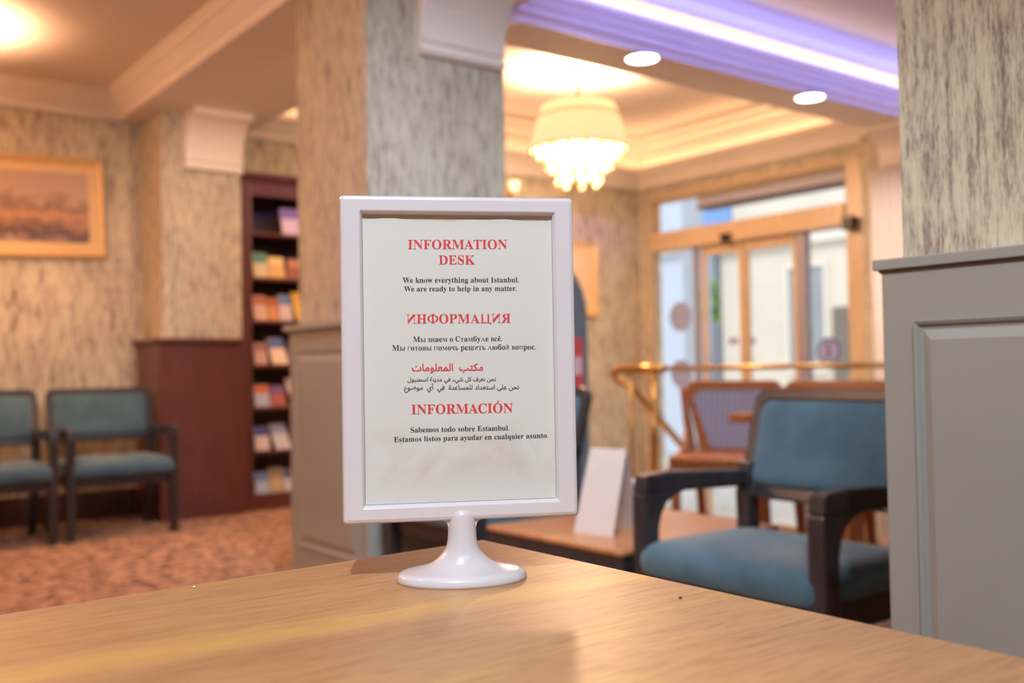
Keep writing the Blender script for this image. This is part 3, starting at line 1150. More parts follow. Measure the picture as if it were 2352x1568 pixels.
letter_line(latin('INFORMATION'), 'heading_text', M_RED, 937, 1165, 572, 571.5)
letter_line(latin('DESK'), 'heading_text', M_RED, 1008, 1091, 607, 607)
letter_line(latin('We know everything about Istanbul.'), 'body_text', M_BLACK, 925, 1192, 649, 648)
letter_line(latin('We are ready to help in any matter.'), 'body_text', M_BLACK, 928, 1187, 669, 667.5)
letter_line(cyr('ИНФОРМАЦИЯ'), 'heading_text', M_RED, 934, 1173, 743, 741)
letter_line(cyr('Мы знаем о Стамбуле всё.'), 'body_text', M_BLACK, 949, 1153, 785, 783)
letter_line(cyr('Мы готовы помочь решить любой вопрос.'), 'body_text', M_BLACK, 901, 1231, 805, 802)
for txt, mt, xl, xr, yl, bold, nm in (('مكتب  المعلومات', M_RED, 946, 1110, 852, 0.022, 'heading_text'), ('نحن نعرف كل شيء في مدينة اسطنبول', M_BLACK, 936, 1139, 876, 0.012, 'body_text'), ('نحن على استعداد للمساعدة  في  أي  موضوع', M_BLACK, 928, 1192, 895, 0.012, 'body_text')):
    L = Line()
    vs, fs, *_ = glyphs(arabic(txt), bold)
    L.add(list(vs), fs)
    letter_line(L, nm, mt, xl, xr, yl, yl - 1.5)
L = latin('INFORMACION')
g1 = glyphs(mb_('INFORMACI'))[3]
g2 = glyphs(mb_('INFORMACIO'))[3]
L.rect((g1 + g2) / 2 - 0.06, (g1 + g2) / 2 + 0.04, 0.73, 0.88, 0.11)
letter_line(L, 'heading_text', M_RED, 945, 1178, 951, 947)
letter_line(latin('Sabemos todo sobre Estambul.'), 'body_text', M_BLACK, 943, 1170, 993, 988)
letter_line(latin('Estamos listos para ayudar en cualquier asunto.'), 'body_text', M_BLACK, 905, 1259, 1015, 1005)

# ------------------------------------------------------------------ teal armchairs
CW, CD = 0.65, 0.56


def armchair(label):
    """faces -y, base centre at the origin of the root"""
    r = empty('armchair', (0, 0, 0))
    tag(r, label, 'chair', 'teal armchairs in the lobby')
    hw = CW / 2
    t = 0.05
    for sx in (-1, 1):
        x = sx * (hw - t / 2)
        # front post running up to the arm, knee rounded towards the arm
        MB().loops([[(x - t / 2, -0.27 - 0.0, 0), (x + t / 2, -0.27, 0), (x + t / 2, -0.235, 0), (x - t / 2, -0.235, 0)],
                    [(x - t / 2, -0.285, 0.30), (x + t / 2, -0.285, 0.30), (x + t / 2, -0.225, 0.30), (x - t / 2, -0.225, 0.30)],
                    [(x - t / 2, -0.285, 0.50), (x + t / 2, -0.285, 0.50), (x + t / 2, -0.222, 0.50), (x - t / 2, -0.222, 0.50)],
                    [(x - t / 2, -0.285, 0.54), (x + t / 2, -0.285, 0.54), (x + t / 2, -0.210, 0.54), (x - t / 2, -0.210, 0.54)],
                    [(x - t / 2, -0.285, 0.57), (x + t / 2, -0.285, 0.57), (x + t / 2, -0.188, 0.57), (x - t / 2, -0.188, 0.57)],
                    [(x - t / 2, -0.284, 0.588), (x + t / 2, -0.284, 0.588), (x + t / 2, -0.155, 0.588), (x - t / 2, -0.155, 0.588)],
                    [(x - t / 2, -0.283, 0.600), (x + t / 2, -0.283, 0.600), (x + t / 2, -0.10, 0.600), (x - t / 2, -0.10, 0.600)]]).build('leg', M_DARK, r, bevel=0.006)
        MB().loops([[(x - t / 2, -0.285, 0.60), (x + t / 2, -0.285, 0.60), (x + t / 2, -0.275, 0.652), (x - t / 2, -0.275, 0.652)],
                    [(x - t / 2, -0.17, 0.598), (x + t / 2, -0.17, 0.598), (x + t / 2, -0.17, 0.658), (x - t / 2, -0.17, 0.658)],
                    [(x - t / 2, 0.17, 0.588), (x + t / 2, 0.17, 0.588), (x + t / 2, 0.17, 0.640), (x - t / 2, 0.17, 0.640)]]).build('armrest', M_DARK, r, bevel=0.008)
        # rear leg sweeping up into the back stile
        MB().loops([[(x - t / 2, 0.27, 0), (x + t / 2, 0.27, 0), (x + t / 2, 0.305, 0), (x - t / 2, 0.305, 0)],
                    [(x - t / 2, 0.17, 0.40), (x + t / 2, 0.17, 0.40), (x + t / 2, 0.225, 0.40), (x - t / 2, 0.225, 0.40)],
                    [(x - t / 2, 0.165, 0.56), (x + t / 2, 0.165, 0.56), (x + t / 2, 0.225, 0.56), (x - t / 2, 0.225, 0.56)],
                    [(x - t / 2, 0.185, 0.66), (x + t / 2, 0.185, 0.66), (x + t / 2, 0.235, 0.66), (x - t / 2, 0.235, 0.66)]]).build('leg', M_DARK, r, bevel=0.006)
    # seat rails
    m = MB()
    m.box(-hw + 0.01, hw - 0.01, -0.255, -0.225, 0.31, 0.385)
    m.box(-hw + 0.01, hw - 0.01, 0.165, 0.195, 0.31, 0.385)
    m.box(-hw + 0.015, -hw + 0.04, -0.23, 0.18, 0.31, 0.385)
    m.box(hw - 0.04, hw - 0.015, -0.23, 0.18, 0.31, 0.385)
    m.build('seat_frame', M_DARK, r)
    # back frame: rounded rectangle leaning back, open in the middle
    def B(u, v):                       # v up the leaning back from 0.55 to 0.885
        return Vector((u, 0.195 + (v - 0.55) * 0.30, v))

    def rr(i, rad, off):
        a, b, c, d = -hw + i, hw - i, 0.55 + i, 0.885 - i
        lp = []
        for cxx, cyy, a0 in ((b - rad, d - rad, 0), (a + rad, d - rad, 90), (a + rad, c + rad, 180), (b - rad, c + rad, 270)):
            for k in range(6):
                tt = math.radians(a0 + 18 * k)
                p = B(cxx + rad * math.cos(tt), cyy + rad * math.sin(tt))
                lp.append(p + Vector((0, -off, off * 0.3)))
        return lp
    m = MB()
    m.loops([rr(0.036, 0.03, -0.016), rr(0.0, 0.05, -0.016), rr(0.0, 0.05, 0.016), rr(0.036, 0.03, 0.016), rr(0.036, 0.03, -0.016)], True, False, False)
    m.build('back_frame', M_DARK, r, bevel=0.005)
    m = MB()
    m.loops([rr(0.037, 0.03, -0.014), rr(0.037, 0.03, 0.012), rr(0.044, 0.032, 0.022), rr(0.065, 0.04, 0.028), rr(0.11, 0.05, 0.031)])
    m.build('backrest', M_TEAL, r, smooth=True)
    # seat cushion with soft rounded edges and a slight crown
    m = MB()
    loops = []

    def sq(i, z, rad):
        a, b, c, d = -hw + 0.012 + i, hw - 0.012 - i, -0.300 + i, 0.19 - i
        lp = []
        for cxx, cyy, a0 in ((b - rad, d - rad, 0), (a + rad, d - rad, 90), (a + rad, c + rad, 180), (b - rad, c + rad, 270)):
            for k in range(7):
                tt = math.radians(a0 + 15 * k)
                lp.append((cxx + rad * math.cos(tt), cyy + rad * math.sin(tt), z))
        return lp
    m.loops([sq(0.02, 0.372, 0.05), sq(0.006, 0.378, 0.06), sq(0, 0.395, 0.06), sq(0.0, 0.425, 0.06), sq(0.006, 0.443, 0.06), sq(0.022, 0.458, 0.06), sq(0.06, 0.469, 0.06), sq(0.12, 0.474, 0.06), sq(0.2, 0.476, 0.03)])
    m.build('seat', M_TEAL, r, smooth=True)
    return r


a1 = armchair('teal armchair with dark frame nearest the grey panelled pillar, in front of the door rail')
a1.rotation_euler = (0, 0, -math.pi / 2)          # faces -x
a1.location = (2.03 + 0.27, 1.77, 0)
a2 = copy_tree(a1)
tag(a2, 'teal armchair mostly hidden behind the white sign, beyond the low wooden table', 'chair')
a2.location = (2.35, 3.29, 0)
a3 = copy_tree(a1)
tag(a3, 'teal armchair against the wall right next to the mahogany clad pier', 'chair')
a3.rotation_euler = (0, 0, 0)
a3.location = (1.76, 6.18 + 0.27, 0)
a4 = copy_tree(a3)
tag(a4, 'teal armchair under the gilt framed painting, cut off by the picture edge', 'chair')
a4.location = (1.76 - 0.70, 6.16 + 0.27, 0)

# ------------------------------------------------------------------ low table and what stands on it
tx0, tx1, ty0, ty1, tz = 2.0, 2.72, 2.125, 2.80, 0.43
lt = empty('low_table', ((tx0 + tx1) / 2, (ty0 + ty1) / 2, 0))
tag(lt, 'low walnut side table with dark legs between two teal armchairs', 'table')
MB().box(tx0, tx1, ty0, ty1, tz - 0.018, tz).build('tabletop', M_TABLE, lt, bevel=0.006, segs=3)
MB().box(tx0 + 0.005, tx1 - 0.005, ty0 + 0.005, ty1 - 0.005, tz - 0.065, tz - 0.018).build('apron', M_DARK, lt)
for x in (tx0 + 0.01, tx1 - 0.06):
    for y in (ty0 + 0.01, ty1 - 0.06):
        MB().box(x, x + 0.05, y, y + 0.05, 0, tz - 0.065).build('leg', M_DARK, lt, bevel=0.004)
# leaning card
M_CARD = plain('off_white_card', srgb(184, 175, 168), 0.5, var=0.02)
c0 = hit(1318, 1222, 2, tz)
c1_ = hit(1408, 1232, 2, tz)
ud = (c1_ - c0)
wd = ud.length
ud.normalize()
back = Vector((-ud.y, ud.x, 0))
if back.dot(_f0) < 0:
    back = -back
cd = empty('menu_card', (c0 + c1_) / 2)
tag(cd, 'tall off-white card leaning back on the low walnut table beside the white sign', 'card')
up = (Vector((0, 0, 1)) * 0.268 + back * 0.085 + ud * 0.012)
a, b = c0, c1_ + Vector((0, 0, 0))
MB().loops([[a, b, b + back * 0.004, a + back * 0.004], [a + up, b + up - ud * 0.012, b + up + back * 0.004 - ud * 0.012, a + up + back * 0.004]]).build('front_sheet', M_CARD, cd)
MB().loops([[a + back * 0.16, b + back * 0.16, b + back * 0.164, a + back * 0.164], [a + up + back * 0.004, b + up - ud * 0.012 + back * 0.004, b + up + back * 0.008 - ud * 0.012, a + up + back * 0.008]]).build('rear_sheet', M_CARD, cd)
nf = -back * 0.0012 + Vector((0, 0, 0.0004))
m = MB()
for (v, u0, u1, hh) in ((0.80, 0.32, 0.75, 0.012), (0.70, 0.25, 0.8, 0.008)):
    p = a + up * v + nf
    m.poly([p + ud * wd * u0, p + ud * wd * u1, p + ud * wd * u1 + up * hh, p + ud * wd * u0 + up * hh])
m.build('print', plain('faint_grey_print', srgb(186, 174, 166), 0.6), cd, normals=False)
c = at(1443, 1190, 3.28)
fc = empty('leaflet_box', (c.x + 0.1, c.y + 0.085, tz))
tag(fc, 'small upright white box with a green side behind the leaning card on the low table', 'box')
MB().box(c.x + 0.08, c.x + 0.13, c.y + 0.06, c.y + 0.11, tz, tz + 0.15).build('carton', plain('white_carton', srgb(232, 228, 228), 0.5), fc, bevel=0.002)
MB().box(c.x + 0.066, c.x + 0.0795, c.y + 0.07, c.y + 0.11, tz, tz + 0.10).build('green_sleeve', plain('green_card', srgb(130, 144, 96), 0.6), fc)

# ------------------------------------------------------------------ arched display board behind the armchair
bp = at(1272, 852, 5.7)
bd = empty('display_board', (bp.x, bp.y, 0))
tag(bd, 'dark slate round-topped display board with red and blue print, behind the white sign', 'board')
bu, bn = _r0, -_f0


def bq(u, z, n):
    return Vector((bp.x, bp.y, 0)) + bu * u + Vector((0, 0, z)) + bn * n


zt_ = hit(1272, 600, 1, bp.y).z
hw_ = 78 / FPX * 5.7
out = [(-hw_, 0.04), (hw_, 0.04), (hw_, zt_ - 0.32)]
for k in range(1, 12):
    t = math.pi * k / 12
    out.append((hw_ * math.cos(t), zt_ - 0.32 + 0.32 * math.sin(t)))
out.append((-hw_, zt_ - 0.32))
MB().loops([[bq(u, z, n) for u, z in out] for n in (-0.02, 0.02)]).build('board', plain('slate_board', srgb(92, 108, 118), 0.6), bd)


def zpx(py):
    return at(1330, py, 5.7).z


for col, nm, u0, u1, z0, z1 in (((208, 70, 72), 'red_print', -0.3, 0.85, 905, 775), ((222, 190, 196), 'pale_print', 0.3, 0.82, 860, 820), ((52, 60, 150), 'blue_print', -0.5, 0.9, 935, 905)):
    nn_ = {'red_print': 0.021, 'pale_print': 0.023, 'blue_print': 0.021}[nm]
    MB().loops([[bq(hw_ * u0, zpx(z0), n), bq(hw_ * u1, zpx(z0), n), bq(hw_ * u1, zpx(z1), n), bq(hw_ * u0, zpx(z1), n)] for n in (0.019, nn_)]).build(nm, plain(nm + '_ink', srgb(*col), 0.6), bd)
MB().loops([[bq(-hw_ * 1.2, 0, -0.15), bq(hw_ * 1.2, 0, -0.15), bq(hw_ * 1.2, 0, 0.15), bq(-hw_ * 1.2, 0, 0.15)], [bq(-hw_ * 1.2, 0.04, -0.15), bq(hw_ * 1.2, 0.04, -0.15), bq(hw_ * 1.2, 0.04, 0.15), bq(-hw_ * 1.2, 0.04, 0.15)]]).build('foot', M_DARK, bd)

# ------------------------------------------------------------------ brass rail by the steps
rx, rz_ = 4.86, 0.955
yl = hit(1425, 860, 0, rx).y
y2 = hit(1500, 860, 0, rx).y
rail = empty('brass_handrail', (rx, yl, 0))
tag(rail, 'brass handrail with a bent end and slanting branch beside the entrance steps', 'handrail')
MB().tube([(rx, yl, rz_), (rx, 2.6, rz_)], 0.016, 14).build('top_rail', M_BRASS, rail, smooth=True)
MB().tube([(rx, yl - 0.42, rz_), (rx, yl, rz_)], 0.032, 14).build('end_sleeve', M_BRASS, rail, smooth=True)
pth = [(rx, yl, rz_)]
for k in range(1, 9):
    t = math.pi * k / 9
    pth.append((rx + 0.03 * (1 - math.cos(t)), yl + 0.09 * math.sin(t), rz_ - 0.05 * (1 - math.cos(t))))
pth += [(rx + 0.10, yl - 0.01, rz_ - 0.13), (rx + 0.85, yl - 0.02, rz_ - 0.80)]
MB().tube(pth, 0.026, 12).build('slanting_rail', M_BRASS, rail, smooth=True)
MB().tube([(rx, y2, 0), (rx, y2, rz_)], 0.027, 14).build('post', M_BRASS, rail, smooth=True)
MB().tube([(rx, yl - 0.1, 0), (rx, yl - 0.1, rz_)], 0.012, 12).build('post', M_BRASS, rail, smooth=True)
MB().tube([(rx, 2.65, 0), (rx, 2.65, rz_)], 0.02, 14).build('post', M_BRASS, rail, smooth=True)
MB().tube([(rx + 0.80, yl - 0.02, ZL), (rx + 0.80, yl - 0.02, rz_ - 0.76)], 0.012, 12).build('post', M_DARK, rail)

# ------------------------------------------------------------------ cafe chairs and table


def cafe_chair(label):
    """faces -x; base centre at origin"""
    r = empty('cafe_chair', (0, 0, 0))
    tag(r, label, 'chair', 'striped cafe chairs by the brass rail')
    for y in (-0.19, 0.19):
        MB().loops([[(-0.22, y - 0.02, 0), (-0.18, y - 0.02, 0), (-0.18, y + 0.02, 0), (-0.22, y + 0.02, 0)], [(-0.235, y - 0.025, 0.40), (-0.185, y - 0.025, 0.40), (-0.185, y + 0.025, 0.40), (-0.235, y + 0.025, 0.40)]]).build('leg', M_CAFE, r, bevel=0.005)
        MB().loops([[(0.24, y - 0.02, 0), (0.28, y - 0.02, 0), (0.28, y + 0.02, 0), (0.24, y + 0.02, 0)], [(0.18, y - 0.025, 0.40), (0.23, y - 0.025, 0.40), (0.23, y + 0.025, 0.40), (0.18, y + 0.025, 0.40)]]).build('leg', M_CAFE, r, bevel=0.005)
    MB().box(-0.24, 0.23, -0.23, 0.23, 0.36, 0.42).build('seat_frame', M_CAFE, r, bevel=0.01)
    MB().box(-0.25, 0.20, -0.22, 0.22, 0.42, 0.475).build('seat', M_CAFE, r, bevel=0.02, segs=3)

    def B(u, v):
        return Vector((0.20 + (v - 0.44) * 0.22, u, v))

    def lp(i, x):
        a, b = 0.165 - i, 0.285 - i
        lo, hi = 0.44 + i, 0.88 - i
        pts = [(-a, lo), (a, lo)]
        for k in range(6):
            t = math.radians(18 * k)
            pts.append((b - 0.06 + 0.06 * math.cos(t), hi - 0.06 + 0.06 * math.sin(t)))
        for k in range(6):
            t = math.radians(90 + 18 * k)
            pts.append((-b + 0.06 + 0.06 * math.cos(t), hi - 0.06 + 0.06 * math.sin(t)))
        return [B(u, v) + Vector((x, 0, 0)) for u, v in pts]
    MB().loops([lp(0.052, -0.02), lp(0, -0.02), lp(0, 0.02), lp(0.052, 0.02), lp(0.052, -0.02)], True, False, False).build('back_frame', M_CAFE, r, bevel=0.006)
    MB().loops([lp(0.05, -0.016), lp(0.05, 0.014)]).build('backrest', M_CFAB, r)
    for sy in (-1, 1):
        prof = [(-0.16, 0.42), (0.19, 0.42), (0.30, 0.84), (0.255, 0.84), (0.14, 0.60), (0.02, 0.50), (-0.16, 0.47)]
        MB().loops([[(x, sy * (0.185 + (z - 0.42) * 0.26 + d), z) for x, z in prof] for d in (0.0, 0.024)]).build('side_panel', M_CAFE, r, bevel=0.004)
    return r


k1 = cafe_chair('orange-brown cafe chair with striped back, left of its twin under the brass rail')
k1.location = (4.30, hit(1690, 860, 0, 4.45).y, 0)
k1.rotation_euler = (0, 0, math.radians(24))
k2 = copy_tree(k1)
tag(k2, 'orange-brown cafe chair with striped back peeping over the big teal armchair back', 'chair')
k2.location = (4.30, hit(1905, 860, 0, 4.45).y, 0)
k2.rotation_euler = (0, 0, math.radians(12))
ctx, cty = 3.72, hit(1672, 930, 0, 3.42).y - 0.375
ct = empty('cafe_table', (ctx, cty, 0))
tag(ct, 'brown wooden cafe table in front of the striped cafe chairs', 'table')
yl_ = hit(1672, 930, 0, ctx - 0.3).y
MB().box(ctx - 0.3, ctx + 0.3, yl_ - 0.75, yl_, 0.715, 0.755).build('tabletop', M_CAFE, ct, bevel=0.006)
MB().box(ctx - 0.06, ctx + 0.06, cty - 0.06, cty + 0.06, 0.03, 0.715).build('pedestal', M_CAFE, ct, bevel=0.01)
MB().box(ctx - 0.25, ctx + 0.25, cty - 0.25, cty + 0.25, 0.0, 0.03).build('foot_plate', M_DARK, ct, bevel=0.006)

# ------------------------------------------------------------------ bookcase with leaflets
bx0, bx1, by0, by1, bz = 2.70, 3.62, 6.70, YF - 0.02, 2.39
bk = empty('bookcase', ((bx0 + bx1) / 2, (by0 + by1) / 2, 0))
tag(bk, 'tall dark mahogany leaflet bookcase behind the wallpapered pillar', 'bookcase')
m = MB()
m.box(bx0, bx0 + 0.03, by0 + 0.02, by1, 0, bz - 0.06)
m.box(bx1 - 0.03, bx1, by0 + 0.02, by1, 0, bz - 0.06)
m.build('side_panel', M_MAHOG, bk)
MB().box(bx0 + 0.03, bx1 - 0.03, by1 - 0.02, by1, 0, bz - 0.06).build('back_panel', M_BASE, bk)
m = MB()
m.box(bx0, bx0 + 0.085, by0, by0 + 0.02, 0, bz - 0.06)
m.box(bx1 - 0.085, bx1, by0, by0 + 0.02, 0, bz - 0.06)
m.box(bx0 + 0.085, bx1 - 0.085, by0, by0 + 0.02, bz - 0.16, bz - 0.06)
m.build('face_frame', M_MAHOG, bk, bevel=0.004)
m = MB()
m.prism([(by0 + 0.02, bz - 0.06), (by0 - 0.015, bz - 0.05), (by0 - 0.035, bz - 0.02), (by0 - 0.035, bz), (by1, bz), (by1, bz - 0.06)], 0, bx0 - 0.02, bx1 + 0.02)
m.build('crown', M_MAHOG, bk)
MB().box(bx0 + 0.085, bx1 - 0.085, by0 - 0.0, by0 + 0.02, 0, 0.115).build('plinth', M_MAHOG, bk)
SH = [hit(640, y, 1, by0).z for y in (535, 637, 735, 836, 933, 1033, 1137)]
for z in SH:
    MB().box(bx0 + 0.03, bx1 - 0.03, by0 + 0.02, by1 - 0.02, z - 0.022, z).build('shelf', M_MAHOG, bk, bevel=0.003)
LEAF = [
    [None, None, ('white and purple', (214, 196, 214), (130, 110, 180), 0.17, 0.24, 0), None],
    [('teal topped cream', (214, 200, 160), (80, 140, 130), 0.11, 0.22, 0.0), ('peach and yellow', (224, 178, 120), (232, 206, 140), 0.12, 0.19, 0.0), ('dull red', (150, 84, 72), (190, 130, 104), 0.09, 0.18, 0.18), ('cream', (226, 202, 166), (210, 170, 130), 0.12, 0.2, 0.1)],
    [('pale pink', (214, 178, 160), (180, 110, 90), 0.10, 0.22, 0.0), ('orange patterned', (206, 140, 96), (170, 90, 60), 0.08, 0.2, 0.0), ('blue topped pale', (204, 188, 190), (84, 120, 180), 0.10, 0.23, 0.0), ('bright yellow', (236, 190, 50), (226, 170, 40), 0.11, 0.26, -0.12)],
    [('rosy', (200, 160, 150), (160, 110, 110), 0.1, 0.19, 0.0), ('ivory with a blue top', (236, 212, 188), (70, 100, 170), 0.12, 0.23, -0.15), ('lilac', (190, 166, 186), (140, 116, 160), 0.1, 0.21, 0.1), ('dusty pink', (206, 170, 164), (150, 110, 120), 0.12, 0.17, 0.0)],
    [('orange and pale blue', (176, 190, 214), (210, 110, 62), 0.11, 0.19, 0.0), ('crimson and violet', (170, 92, 96), (110, 86, 140), 0.12, 0.18, 0.0), ('bright white', (240, 222, 210), (224, 214, 216), 0.13, 0.24, -0.22), None],
    [('white with a royal blue top', (220, 204, 206), (72, 82, 160), 0.11, 0.2, 0.0), ('silvery white', (206, 206, 222), (150, 156, 196), 0.12, 0.22, -0.2), ('dark brown', (110, 76, 66), (84, 60, 70), 0.11, 0.19, 0.0), None],
    [('sky blue', (180, 196, 222), (110, 140, 200), 0.1, 0.2, 0.0), ('beige', (190, 168, 140), (160, 140, 120), 0.11, 0.23, 0.0), ('white and navy', (206, 206, 220), (80, 96, 150), 0.14, 0.21, 0.0), ('apricot', (232, 184, 140), (226, 166, 110), 0.12, 0.1, 0.0)],
]
ORD = ['top', 'second', 'third', 'fourth', 'fifth', 'sixth', 'bottom']
for si, row in enumerate(LEAF):
    x = 2.83
    for it in row:
        if it is None:
            x += 0.11
            continue
        nm, c1c, c2c, wdt, hgt, tilt = it
        hgt *= 0.82
        z = SH[si]
        lf_ = empty('leaflet', (x + wdt / 2, by0 + 0.10, z))
        tag(lf_, f'{nm} leaflet on the {ORD[si]} shelf of the mahogany bookcase', 'leaflet', 'leaflets in the mahogany bookcase')
        dxx = tilt * hgt
        e = max(0, -dxx)
        def Q(u, v, n):
            return Vector((x + e + u + dxx * v / hgt, by0 + 0.06 + n + v * 0.25, z + 0.001 + v))
        MB().loops([[Q(0, 0, n), Q(wdt, 0, n), Q(wdt, hgt, n), Q(0, hgt, n)] for n in (0.012, 0)]).build('pages', plain('leaflet_' + nm.replace(' ', '_'), srgb(*c1c), 0.45), lf_)
        MB().loops([[Q(0.002, hgt * 0.62, n), Q(wdt - 0.002, hgt * 0.62, n), Q(wdt - 0.002, hgt * 0.98, n), Q(0.002, hgt * 0.98, n)] for n in (0.0, -0.002)]).build('cover_band', plain('band_' + nm.replace(' ', '_'), srgb(*c2c), 0.45), lf_)
        x += wdt + 0.008 + abs(dxx)

# ------------------------------------------------------------------ pictures


def picture(px0, px1, py0, py1, label, tilt, fw, mw, inner):
    y = YF - 0.002
    a, b = hit(px1, py0, 1, YF - 0.03), hit(px1, py1, 1, YF - 0.03)
    xr, zt, zb = (a.x + b.x) / 2, a.z, b.z
    xl = hit(px0, (py0 + py1) / 2, 1, YF - 0.03).x if px0 is not None else xr - 1.15
    cxx, czz = (xl + xr) / 2, (zt + zb) / 2
    hw, hh = (xr - xl) / 2, (zt - zb) / 2
    r = empty('framed_picture', (cxx, y, czz))
    tag(r, label, 'picture', 'framed pictures on the far wall')

    def T(u, v, d):
        c, s = math.cos(tilt), math.sin(tilt)
        return Vector((cxx + u * c - v * s, y - d, czz + u * s + v * c))

    def R(i, d):
        return [T(-hw + i, -hh + i, d), T(hw - i, -hh + i, d), T(hw - i, hh - i, d), T(-hw + i, hh - i, d)]
    MB().loops([R(0, 0), R(0, 0.022), R(0.006, 0.03), R(fw * 0.4, 0.034), R(fw * 0.7, 0.024), R(fw, 0.020), R(fw, 0.012)], True, False, False).build('frame', M_GOLD, r)
    MB().loops([R(fw - 0.002, 0.012), R(fw - 0.002, 0.016)]).build('mount', M_MAT, r)
    MB().loops([R(fw + mw, 0.016), R(fw + mw, 0.018)]).build('painting' if inner is M_PAINT else 'print', inner, r)
    return r


picture(None, 242, 374, 601, 'gilt framed brownish harbour painting on the wallpaper above the waiting chairs', 0.035, 0.05, 0.055, M_PAINT)
picture(1190, 1375, 560, 729, 'pale gilt framed picture on the far wall partly hidden by the white sign', 0.0, 0.04, 0.09, plain('faded_print', srgb(222, 194, 158), 0.6, var=0.1))

# ------------------------------------------------------------------ chandeliers


def chandelier(x, y, zc, ztop, label):
    """zc: z of the shade's lower rim"""
    r = empty('chandelier', (x, y, ztop))
    tag(r, label, 'chandelier', 'lit chandeliers')
    MB().lathe([(0.07, ztop), (0.075, ztop - 0.012), (0.05, ztop - 0.03), (0.02, ztop - 0.045)], (x, y, 0), 24).build('ceiling_rose', M_BRASS, r, smooth=True)
    MB().tube([(x, y, ztop - 0.04), (x, y, zc + 0.28)], 0.012).build('stem', M_BRASS, r)
    m = MB()
    R0, R1, H = 0.365, 0.30, 0.34
    n = 48
    m.loops([[(x + rad * math.cos(2 * math.pi * k / n), y + rad * math.sin(2 * math.pi * k / n), z) for k in range(n)] for rad, z in ((R0, zc), (R0 - 0.01, zc + 0.10), (R1 + 0.015, zc + H - 0.1), (R1, zc + H - 0.05), (R1 - 0.02, zc + H))], True, False, False)
    sh = m.build('lamp_shade', M_SHADE, r, smooth=True)
    m = MB()
    for rad, z, tk in ((R0 + 0.004, zc, 0.008), (R1 + 0.012, zc + H - 0.085, 0.006)):
        m.tube([(x + rad * math.cos(2 * math.pi * k / n), y + rad * math.sin(2 * math.pi * k / n), z) for k in range(n + 1)], tk, 8, False)
    m.build('trim_ring', M_BRASS, sh, smooth=True)
    for k in range(6):
        a = 2 * math.pi * k / 6 + 0.3
        bx_, by_ = x + 0.19 * math.cos(a), y + 0.19 * math.sin(a)
        MB().tube([(x, y, zc + 0.22), (x + 0.1 * math.cos(a), y + 0.1 * math.sin(a), zc + 0.05), (bx_, by_, zc + 0.07)], 0.008, 8).build('arm', M_BRASS, r, smooth=True)
        MB().ball((bx_, by_, zc + 0.11), 0.035, 12, 8, 1.3).build('bulb', M_BULB, r, smooth=True)
    for rad, cnt, zt2, ln in ((0.33, 16, zc - 0.0, 0.10), (0.26, 13, zc - 0.02, 0.17), (0.17, 8, zc - 0.06, 0.26), (0.08, 4, zc - 0.06, 0.24)):
        for k in range(cnt):
            a = 2 * math.pi * k / cnt + rad * 9
            px_, py_ = x + rad * math.cos(a), y + rad * math.sin(a)
            nb = max(2, int(ln / 0.035))
            m = MB()
            for j in range(nb):
                z = zt2 + 0.03 - ln * j / nb
                m.ball((px_, py_, z), 0.011 if j < nb - 1 else 0.024, 8, 6, 1.0 if j < nb - 1 else 1.3)
            m.tube([(px_, py_, zt2 + 0.03), (px_, py_, zt2 + 0.03 - ln * (nb - 1) / nb)], 0.004, 6)
            m.build('crystal_drop', M_CRYST, r, smooth=True)
    m = MB()
    for rad in (0.33, 0.26, 0.17):
        m.tube([(x + rad * math.cos(2 * math.pi * k / 32), y + rad * math.sin(2 * math.pi * k / 32), zc + 0.03) for k in range(33)], 0.005, 6, False)
    m.build('crystal_ring', M_BRASS, r)
    return r


chx, chy = 4.98, 5.68
chandelier(chx, chy, 2.62, ZTF, 'lit crystal chandelier with a cream drum shade in the far ceiling recess')
lamp('chandelier_light', 'POINT', (chx, chy, 2.80), 115, (1.0, 0.66, 0.42), size=0.10)
lamp('chandelier_light', 'POINT', (chx, chy, 2.58), 185, (1.0, 0.65, 0.41), size=0.15)
c = at(-195, 300, 5.25)
chandelier(c.x, c.y, 2.42, ZTL, 'chandelier over the waiting chairs of which only a crystal drop shows')
lamp('chandelier_light', 'POINT', (c.x, c.y, 2.66), 125, WARM, size=0.05)
lamp('chandelier_light', 'POINT', (c.x, c.y, 2.30), 10, WARM, size=0.12)

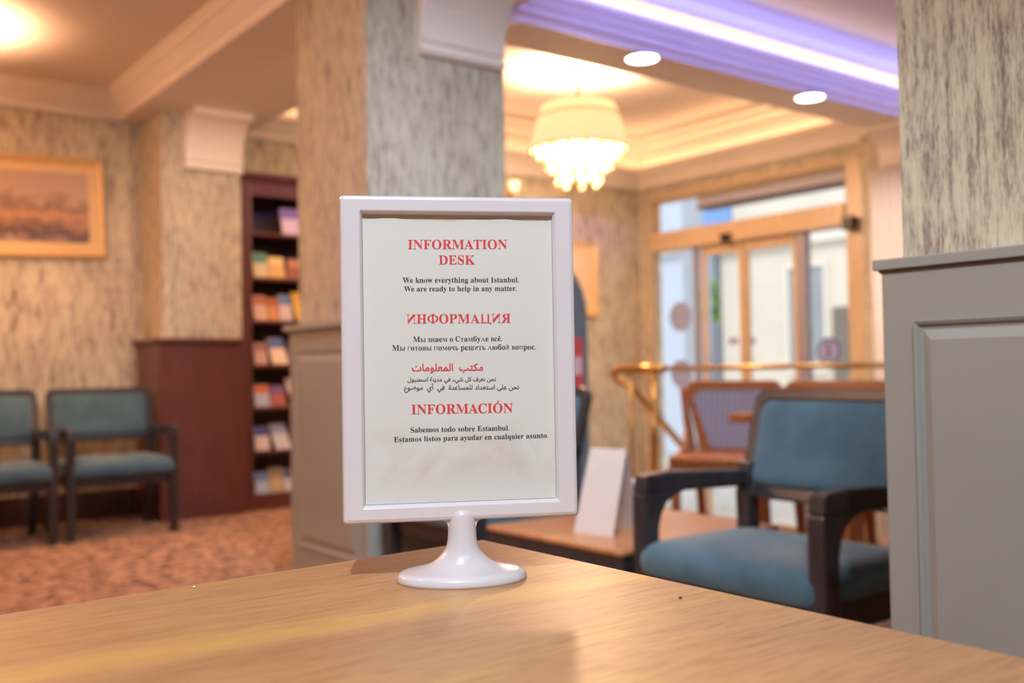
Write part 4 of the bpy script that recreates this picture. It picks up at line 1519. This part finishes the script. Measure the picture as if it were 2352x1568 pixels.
# ------------------------------------------------------------------ downlights in the beam
for (px, py, lb) in ((1475, 132, 'lit round ceiling downlight nearer the chandelier, set in the beam'), (1860, 222, 'lit round ceiling downlight nearer the entrance, set in the beam')):
    c = hit(px, py, 2, ZS)
    d = empty('downlight', (c.x, c.y, ZS))
    tag(d, lb, 'ceiling light', 'downlights in the ceiling beam')
    MB().lathe([(0.088, ZS - 0.001), (0.103, ZS - 0.001), (0.103, ZS - 0.006), (0.092, ZS - 0.010), (0.088, ZS - 0.006)], (c.x, c.y, 0), 36).build('rim', M_CORN, d, smooth=True)
    MB().lathe([(0.089, ZS - 0.0075), (0.089, ZS - 0.0045)], (c.x, c.y, 0), 36).build('lens', M_SPOT, d)
    lamp('downlight_beam', 'SPOT', (c.x, c.y, ZS - 0.03), 60 if px < 1600 else 75, (1.0, 0.90, 0.78), aim=(c.x, c.y, 0), size=0.08, spot=120, blend=0.8)
# added unseen spots: one brightens the pier by the bookcase, one the curtain
lamp('soffit_fill', 'SPOT', (2.4, 5.0, ZS - 0.02), 90, (1.0, 0.72, 0.54), aim=(2.6, 6.6, 0.8), size=0.08, spot=120, blend=0.8)

lamp('soffit_fill', 'SPOT', (6.15, 4.1, ZS - 0.02), 21, (1.0, 0.93, 0.85), aim=(6.3, 4.1, 0), size=0.08, spot=130, blend=0.8)

# wall lamp beside the pillar on the far wall
c = hit(1181, 432, 1, YF - 0.1)
wlp = empty('wall_lamp', (c.x, YF, c.z))
tag(wlp, 'small lit wall lamp just right of the wallpapered pillar', 'lamp')
MB().box(c.x - 0.03, c.x + 0.03, YF - 0.02, YF - 0.001, c.z - 0.08, c.z + 0.05).build('back_plate', M_BRASS, wlp, bevel=0.004)
MB().tube([(c.x, YF - 0.02, c.z - 0.05), (c.x, YF - 0.1, c.z - 0.05), (c.x, YF - 0.1, c.z - 0.02)], 0.008).build('arm', M_BRASS, wlp)
MB().lathe([(0.03, c.z - 0.03), (0.045, c.z), (0.05, c.z + 0.06)], (c.x, YF - 0.1, 0), 20).build('glass_shade', plain('lit_opal_glass', (1, 0.85, 0.65), 0.4, emit=(1.0, 0.66, 0.34), estr=1.6), wlp, smooth=True)
